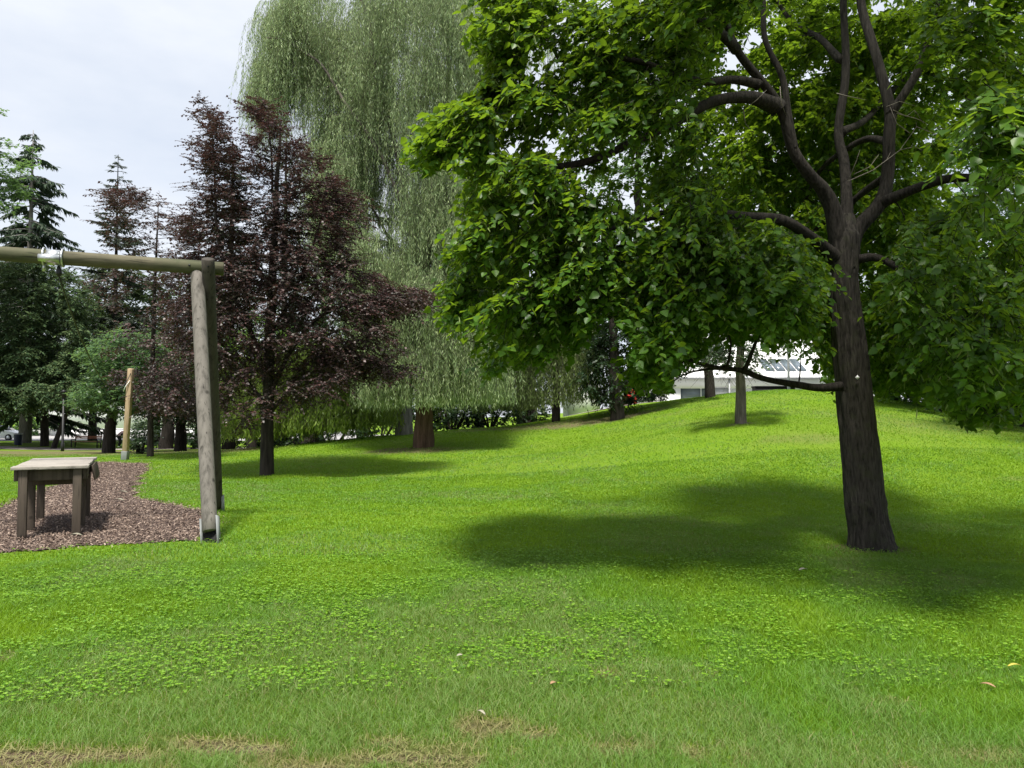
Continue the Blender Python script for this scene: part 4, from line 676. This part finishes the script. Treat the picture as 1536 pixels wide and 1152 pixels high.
mb = MB(); mb.lathe(tp_, [(0, -.03), (.25, -.03), (.26, .05), (.30, .80), (.30, .82), (.27, .82), (.26, .3), (0, .3)], 20); mb.build('body', M['navy'], tb_, smooth=True)
mb = MB(); mb.lathe(tp_, [(.27, .821), (.315, .815), (.32, .86), (.29, .90), (.2, .905), (.19, .86), (.27, .821)], 20); mb.build('rim', M['greyline'], tb_, smooth=True)
lp = on_ground(96, 50.3); lm = empty('lamp_post', lp, 'slim black lamp post in front of the far footpath', 'lamp post')
mb = MB(); mb.tube(np.array([lp+Vector((0, 0, z)) for z in (-.1, .5, .55, 3.6)]+[]), [.11, .11, .08, .065], 12); mb.build('pole', M['black'], lm, smooth=True)
mb = MB(); mb.lathe(lp+Vector((0, 0, 3.6)), [(.05, 0), (.12, .06), (.17, .38), (.24, .40), (.06, .56), (0, .58)], 14); mb.build('lantern', M['black'], lm, smooth=True)
# parked car
cp_ = on_ground(3, 76); car = empty('parked_car', cp_, 'white hatchback parked on the street behind the navy bin', 'car')
prof = [(-2.1,.32),(-2.15,.75),(-2.0,.98),(-1.75,1.06),(-1.35,1.42),(-.5,1.52),(.35,1.46),(1.05,1.02),(1.75,.88),(2.1,.66),(2.15,.34),(1.75,.22),(-1.7,.22)]
mb = MB(); mb.prism([(cp_.x+a, cp_.z+b_) for a, b_ in prof], cp_.y-.85, cp_.y+.85); mb.build('body', M['whitepaint'], car, bevel=.06)
for lo in ([(-1.55,1.06),(-1.22,1.36),(-.55,1.44),(-.5,1.04)], [(-.42,1.04),(-.46,1.44),(.3,1.39),(.92,1.02)]): mb = MB(); mb.prism([(cp_.x+a, cp_.z+b_) for a, b_ in lo], cp_.y-.862, cp_.y-.84); mb.build('side_window', M['carglass'], car)
mb = MB(); mb.beam((cp_.x+.42, cp_.y, cp_.z+1.45), (cp_.x+1.03, cp_.y, cp_.z+1.06), 1.4, .02, up=(0, 0, 1)); mb.build('windscreen', M['carglass'], car)
for wx in (-1.35, 1.38):
    for wy in (-.8, .8):
        mb = MB(); mb.tube(np.array([(cp_.x+wx, cp_.y+wy-.1, cp_.z+.32), (cp_.x+wx, cp_.y+wy+.1, cp_.z+.32)]), .33, 20); o = mb.build('wheel', M['tyre'], car)
        mb = MB(); mb.tube(np.array([(cp_.x+wx, cp_.y+wy-.115, cp_.z+.32), (cp_.x+wx, cp_.y+wy+.115, cp_.z+.32)]), .2, 14); mb.build('rim', M['zinc'], o)
mb = MB(); mb.box((cp_.x+.75, cp_.y-.92, cp_.z+1.02), (.18, .14, .12)); mb.build('mirror', M['whitepaint'], car, bevel=.03)
mb = MB(); mb.box((cp_.x+2.05, cp_.y-.55, cp_.z+.68), (.16, .35, .14)); mb.build('headlight', M['zinc'], car)
# white building across the street
bl0 = on_ground(66, 97); xR = on_ground(520, 97).x; wb = empty('white_building', (bl0.x, 97, -1.1), 'long white rendered building across the street behind the bench', 'building')
mb = MB(); mb.box(((bl0.x+xR)/2, 101, 2.4), (xR-bl0.x, 8, 7.6)); mb.build('wall', M['white'], wb)
mb = MB(); mb.box(((bl0.x+xR)/2, 96.93, -.95), (xR-bl0.x+.1, .12, .5)); mb.build('plinth', M['greyline'], wb)
mb = MB(); mb.box(((bl0.x+xR)/2, 101, 6.3), (xR-bl0.x+.5, 8.5, .25)); mb.build('roof', M['greyline'], wb)
lw = on_ground(160, 88.5); mb = MB(); mb.box((lw.x, 88.5, gz(lw.x, 88.5)+.38), (62, .25, .86)); mb.box((lw.x, 88.5, gz(lw.x, 88.5)+.84), (62.1, .33, .08)); tag(mb.build('low_wall', M['white'], None), 'low white street wall with grey coping before the white building', 'wall')
# person bending forward, mostly hidden by the timber post
pp = on_ground(181, 58); ps = bpy.data.meshes.new('person'); J = [(0,0,.78),(.08,0,.95),(.30,0,1.10),(.42,0,1.12),(.53,0,1.08),(-.02,-.10,.74),(.10,-.11,.42),(-.02,-.11,.07),(.13,-.12,.03),(-.02,.10,.74),(.07,.11,.42),(-.06,.11,.07),(.09,.12,.03),(.34,-.19,1.04),(.36,-.22,.78),(.44,-.2,.56),(.34,.19,1.04),(.36,.22,.78),(.44,.2,.56)]
E = [(0,1),(1,2),(2,3),(3,4),(0,5),(5,6),(6,7),(7,8),(0,9),(9,10),(10,11),(11,12),(2,13),(13,14),(14,15),(2,16),(16,17),(17,18)]
R_ = [.14,.15,.16,.06,.11,.10,.07,.045,.04,.10,.07,.045,.04,.06,.045,.035,.06,.045,.035]
ps.from_pydata([Vector(j)*1.0 for j in J], E, []); po_ = bpy.data.objects.new('person', ps); C.objects.link(po_); po_.location = pp; ps.materials.append(M['cloth'])
sm = po_.modifiers.new('skin', 'SKIN'); po_.modifiers.new('sub', 'SUBSURF').levels = 1
for v, r in zip(ps.skin_vertices[0].data, R_): v.radius = (r, r)
ps.skin_vertices[0].data[0].use_root = True
tag(po_, 'person bending forward in pale pink top and black trousers behind the tan post', 'person')
mb = MB(); mb.tube(np.array([pp+Vector(v) for v in ((-.02,0,.86),(.10,0,.99),(.22,0,1.08),(.34,0,1.12),(.38,0,1.13))]), [.165,.185,.20,.18,.08], 14); mb.build('shirt', M['pink'], po_, smooth=True).matrix_parent_inverse = Matrix.Translation(-pp)
mb = MB(); mb.lathe(pp+Vector((.52, 0, .97)), [(0, 0), (.07, .03), (.10, .12), (.09, .20), (0, .24)], 12); mb.build('hair', M['hair'], po_, smooth=True).matrix_parent_inverse = Matrix.Translation(-pp)
# ------------------------------------------------------------------ 9. white building beyond the hill
Yb = 50; bx0 = at(985, 600, Yb).x; bx1 = at(1330, 600, Yb).x; zt = lambda py: at(1000, py, Yb).z; gb = 1.2
rbld = empty('white_building', (bx0, Yb, gb), 'low white building with sloping panel roof and skylights beyond the hill', 'building')
wx0, wx1 = at(1021, 600, Yb).x, at(1076, 600, Yb).x; z0w, z1w = zt(601), zt(582.5)
mb = MB()
for a, b_, z_a, z_b in [(bx0, wx0, gb, z1w), (wx1, bx1, gb, z1w), (wx0, wx1, gb, z0w), (bx0, bx1, z1w, zt(566))]: mb.box(((a+b_)/2, Yb+.15, (z_a+z_b)/2), (b_-a, .3, z_b-z_a))
for xx in (bx0+.15, bx1-.15): mb.box((xx, Yb+4.3, (gb+zt(566))/2), (.3, 8, zt(566)-gb))
mb.build('wall', M['white'], rbld)
mb = MB(); mb.box(((bx0+bx1)/2, Yb-.11, (z1w+zt(563))/2+.06), (bx1-bx0, .2, zt(563)-z1w-.1)); mb.build('fascia', M['white'], rbld)
mb = MB(); mb.box(((wx0+wx1)/2, Yb+.2, (z0w+z1w)/2), (wx1-wx0, .04, z1w-z0w)); w_ = mb.build('window', M['glass'], rbld)
mb = MB()
for t in (0, .57, 1): mb.box((wx0+(wx1-wx0)*t, Yb+.13, (z0w+z1w)/2), (.06, .06, z1w-z0w))
for z_ in (z0w+.04,): mb.box(((wx0+wx1)/2, Yb+.13, z_), (wx1-wx0, .05, .07))
mb.build('frame', M['whitepaint'], w_)
mb = MB(); mb.prism([(Yb-.3, zt(566)+.02), (Yb+7, zt(505)+.9), (Yb+7, zt(505)+.75), (Yb-.3, zt(566)-.12)], bx0-.2, bx1+.2, axis=0); mb.build('roof', M['white'], rbld)
sl = lambda y: zt(566)+.02+(zt(505)+.88-zt(566))*(y-Yb+.3)/7.3
mb = MB()
for k in range(1, 7): y = Yb+k*.95; mb.beam((bx0, y, sl(y)+.012), (bx1, y, sl(y)+.012), .03, .02)
for k in range(24): x = bx0+(bx1-bx0)*k/23; mb.beam((x, Yb, sl(Yb)+.012), (x, Yb+6.6, sl(Yb+6.6)+.012), .03, .016)
mb.build('roof_seams', M['greyline'], rbld)
for px in (1160, 1176, 1192, 1208):
    x = at(px, 560, Yb).x; mb = MB(); mb.beam((x, Yb+.5, sl(Yb+.5)+.06), (x, Yb+2.3, sl(Yb+2.3)+.06), .58, .10); mb.build('skylight', M['glass'], rbld)
mb = MB(); mb.box(((bx0+bx1)/2, Yb-.38, zt(566)-.06), (bx1-bx0+.3, .16, .14)); mb.build('gutter', M['greyline'], rbld)
mb = MB(); x = at(1092, 560, Yb).x; mb.tube(np.array([(x, Yb-.3, gb), (x, Yb-.3, zt(566)-.1)]), .05, 8); mb.build('downpipe', M['greyline'], rbld)
mb = MB(); x = at(1082, 590, Yb).x; mb.box((x, Yb-.02, zt(590)), (.9, .06, .7)); mb.build('vent_panel', M['greyline'], rbld)
sp_ = on_ground(1183, 44); st = empty('street_light', sp_, 'grey street light pole in front of the skylight roof', 'street light')
mb = MB(); mb.tube(np.array([sp_+Vector((0, 0, z)) for z in (-.2, 1.2, 1.25, 6.2)]), [.09, .09, .07, .05], 12); mb.build('pole', M['greyline'], st, smooth=True)
mb = MB(); mb.beam(sp_+Vector((0, 0, 6.2)), sp_+Vector((0, -.9, 6.35)), .16, .08); mb.build('lamp_head', M['greyline'], st)
bx_ = at(1160, 581, 46); mb = MB(); mb.box((bx_.x, 46, bx_.z-.6), (2.4, .8, 1.2)); mb.box((bx_.x, 46, bx_.z+.03), (2.5, .9, .08)); tag(mb.build('utility_box', M['hole'], None), 'flat dark roofed utility box peeking over the hill crest', 'box')
vw = at(877, 600, 48); gb2 = at(877, 628, 48).z-.5; v_ = empty('garden_house', (vw.x, 48, gb2), 'narrow white rendered wall of a house between two dark trees', 'house'); mb = MB(); mb.box((vw.x, 51, gb2+2), (2.0, 6, 4)); mb.build('wall', M['white'], v_); mb = MB(); mb.prism([(vw.x-1.3, gb2+4), (vw.x+1.3, gb2+4), (vw.x, gb2+5)], 47.8, 54.2); mb.build('roof', M['brown'], v_)
strip_road('bounce_paving', [(x, 46.6) for x in np.linspace(8, 30, 30)], 5.5, M['asphalt'], 'pale paving added to bounce neutral light onto the low white building')  # added paving, a neutral reflector for the building front behind the crest
# red bench and pickets
rp = on_ground(941, 42); rbn = empty('red_bench', rp, 'small red wooden bench beside the black leaning trunk', 'bench')
for k in range(3): mb = MB(); mb.box((rp.x, rp.y+.22+.02*k, rp.z+.55+.15*k), (.95, .03, .11)); mb.build('back_slat', M['red'], rbn)
for k in range(3): mb = MB(); mb.box((rp.x, rp.y-.2+.15*k, rp.z+.44), (.95, .12, .03)); mb.build('seat_slat', M['red'], rbn)
for s_ in (-1, 1): mb = MB(); x = rp.x+s_*.43; mb.beam((x, rp.y-.22, rp.z-.05), (x, rp.y-.22, rp.z+.62), .06, .06, up=(1, 0, 0)); mb.beam((x, rp.y+.2, rp.z-.05), (x, rp.y+.27, rp.z+.9), .06, .06, up=(1, 0, 0)); mb.beam((x, rp.y-.25, rp.z+.63), (x, rp.y+.25, rp.z+.63), .07, .03); mb.build('side_frame', M['red'], rbn)
sh = on_ground(936, 47); shd = empty('garden_shed', sh, 'brown wooden shed behind the red bench', 'shed'); mb = MB(); mb.box((sh.x, 47.5, sh.z+.7), (1.6, 1.4, 1.8)); mb.build('wall', M['brown'], shd); mb = MB(); mb.prism([(sh.x-1, sh.z+1.6), (sh.x+1, sh.z+1.6), (sh.x, sh.z+2.1)], 46.6, 48.4); mb.build('roof', M['black'], shd)
f0, f1 = at(952, 603, 47.5), at(1000, 603, 47.5); fe = empty('picket_fence', (f0.x, 47.5, gz(f0.x, 47.5)), 'white picket fence left of the low white building', 'fence'); mb = MB()
for k in range(20): x = f0.x+(f1.x-f0.x)*k/19; mb.box((x, 47.5, gz(x, 47.5)+.55), (.06, .025, 1.1))
mb.build('pickets', M['white'], fe); mb = MB(); zf = gz(f0.x, 47.5)
for z in (.3, .8): mb.beam((f0.x, 47.53, zf+z), (f1.x, 47.53, gz(f1.x, 47.5)+z), .03, .07)
mb.build('rail', M['white'], fe)
pw = at(1535, 573, 31); mb = MB(); mb.box((pw.x+1.5, 32, pw.z-.55), (4.6, .35, 1.2)); mb.box((pw.x+1.5, 32, pw.z+.08), (4.7, .45, .08)); tag(mb.build('stone_wall', M['greyline'], None), 'pale stone wall behind leaves at the right edge', 'wall')
# ------------------------------------------------------------------ 10. fallen leaves and scraps
def fallen(px, py, size, mat, label, yaw, wid=.5, dz=.045, up=.3, nm='fallen_leaf', cat='leaf', grp='fallen leaves on the lawn'):
    x, y = ground_px(px, py); z = float(gzn(np.array([x]), np.array([y]))[0])+dz; t = np.linspace(0, 1, 7); w = np.sin(np.pi*np.clip(t*.92+.04, 0, 1))**.8*.5*wid
    cur = .25*np.sin(t*3.1); V = []
    for s_, o in ((-1, .25), (0, 0), (1, .25)): V += [(tt-.5, s_*ww, cc*.5+o*ww) for tt, ww, cc in zip(t, w, cur)]
    V = np.array(V)*size; c_, s2 = math.cos(yaw), math.sin(yaw); V = V@np.array([[c_, s2, 0], [-s2, c_, 0], [0, 0, 1]])+np.array([x, y, z])
    a = np.arange(6); Fq = np.concatenate([np.stack([a+7*k, a+7*k+1, a+7*k+8, a+7*k+7], -1) for k in (0, 1)]); o = mesh_obj(nm, V, [Fq], M[mat], smooth=True); m = o.modifiers.new('thick', 'SOLIDIFY'); m.thickness = .002
    tag(o, label, cat, grp)
fallen(1482, 1042, .08, 'drygrass', 'curled brown fallen leaf in the grass at the lower right', 2.3, .35)
fallen(1522, 1012, .09, 'yellow', 'yellow fallen leaf in the grass at the right edge', .1, .25)
fallen(830, 1047, .045, 'drygrass', 'small brown fallen leaf in the middle of the foreground grass', .6, .6)
fallen(690, 1002, .045, 'paleleaf', 'small whitish fallen leaf in the grass at the centre', .3, .7)
fallen(722, 1093, .07, 'paleleaf', 'long pale fallen leaf on a thin patch of grass', -.9, .25)
fallen(1205, 865, .10, 'paleleaf', 'pale green fallen leaf in the linden shade', .3, .5)
fallen(113, 808, .16, 'paleleaf', 'pale scrap of bark at the foot of the platform leg', .2, .5, .05, nm='bark_scrap', cat='scrap', grp=None)
fallen(183, 744, .22, 'paleleaf', 'pale scrap lying on the mulch behind the platform', .1, .3, .05, nm='bark_scrap', cat='scrap', grp=None)
fallen(178, 756, .2, 'paleleaf', 'pale wood scrap on the mulch nearest the platform legs', -.1, .35, .05, nm='bark_scrap', cat='scrap', grp=None)
# ------------------------------------------------------------------ camera, light, world
cam = bpy.data.cameras.new('camera'); co = bpy.data.objects.new('camera', cam); C.objects.link(co); cam.sensor_width = 36; cam.lens = F/1536*36; cam.clip_end = 3000; cam.clip_start = .05
co.location = (0, 0, CZ); co.rotation_euler = (math.pi/2+PITCH, 0, 0); bpy.context.scene.camera = co
SUN = unit(np.array([-.05, -.38, .92])); el = math.asin(SUN[2]); 
sl_ = bpy.data.lights.new('sun', 'SUN'); so = bpy.data.objects.new('sun', sl_); C.objects.link(so); sl_.energy = 4.3; sl_.angle = math.radians(9.0); sl_.color = (1, .95, .86)
so.rotation_euler = Vector(SUN).to_track_quat('Z', 'Y').to_euler()
w = bpy.data.worlds.new('World'); bpy.context.scene.world = w; w.use_nodes = True; nt = w.node_tree; nt.nodes.clear(); wo = nt.nodes.new('ShaderNodeOutputWorld'); bg = nt.nodes.new('ShaderNodeBackground'); sky = nt.nodes.new('ShaderNodeTexSky'); sky.sky_type = 'NISHITA'; sky.sun_disc = False; sky.sun_elevation = el; sky.sun_rotation = math.atan2(SUN[0], SUN[1])
tc = nt.nodes.new('ShaderNodeTexCoord').outputs['Generated']; cn = noise_n(nt, 2.2, 6, .55, tc, (1, 1, 2.6)); cf = ramp(nt, cn, [(.30, .74), (.60, .95)]); cc = ramp(nt, cn, [(.35, (5.15, 5.5, 6.1)), (.7, (6.0, 6.2, 6.55))])
nt.links.new(mixc(nt, cf, sky.outputs[0], cc), bg.inputs[0]); bg.inputs[1].default_value = .095; nt.links.new(bg.outputs[0], wo.inputs[0])
sc = bpy.context.scene; sc.view_settings.view_transform = 'Standard'; sc.view_settings.look = 'None'; sc.view_settings.exposure = .82; sc.view_settings.gamma = 1
sc.render.engine = 'CYCLES'; sc.cycles.max_bounces = 6; sc.cycles.diffuse_bounces = 3; sc.cycles.glossy_bounces = 2; sc.cycles.transmission_bounces = 4; sc.cycles.use_denoising = True
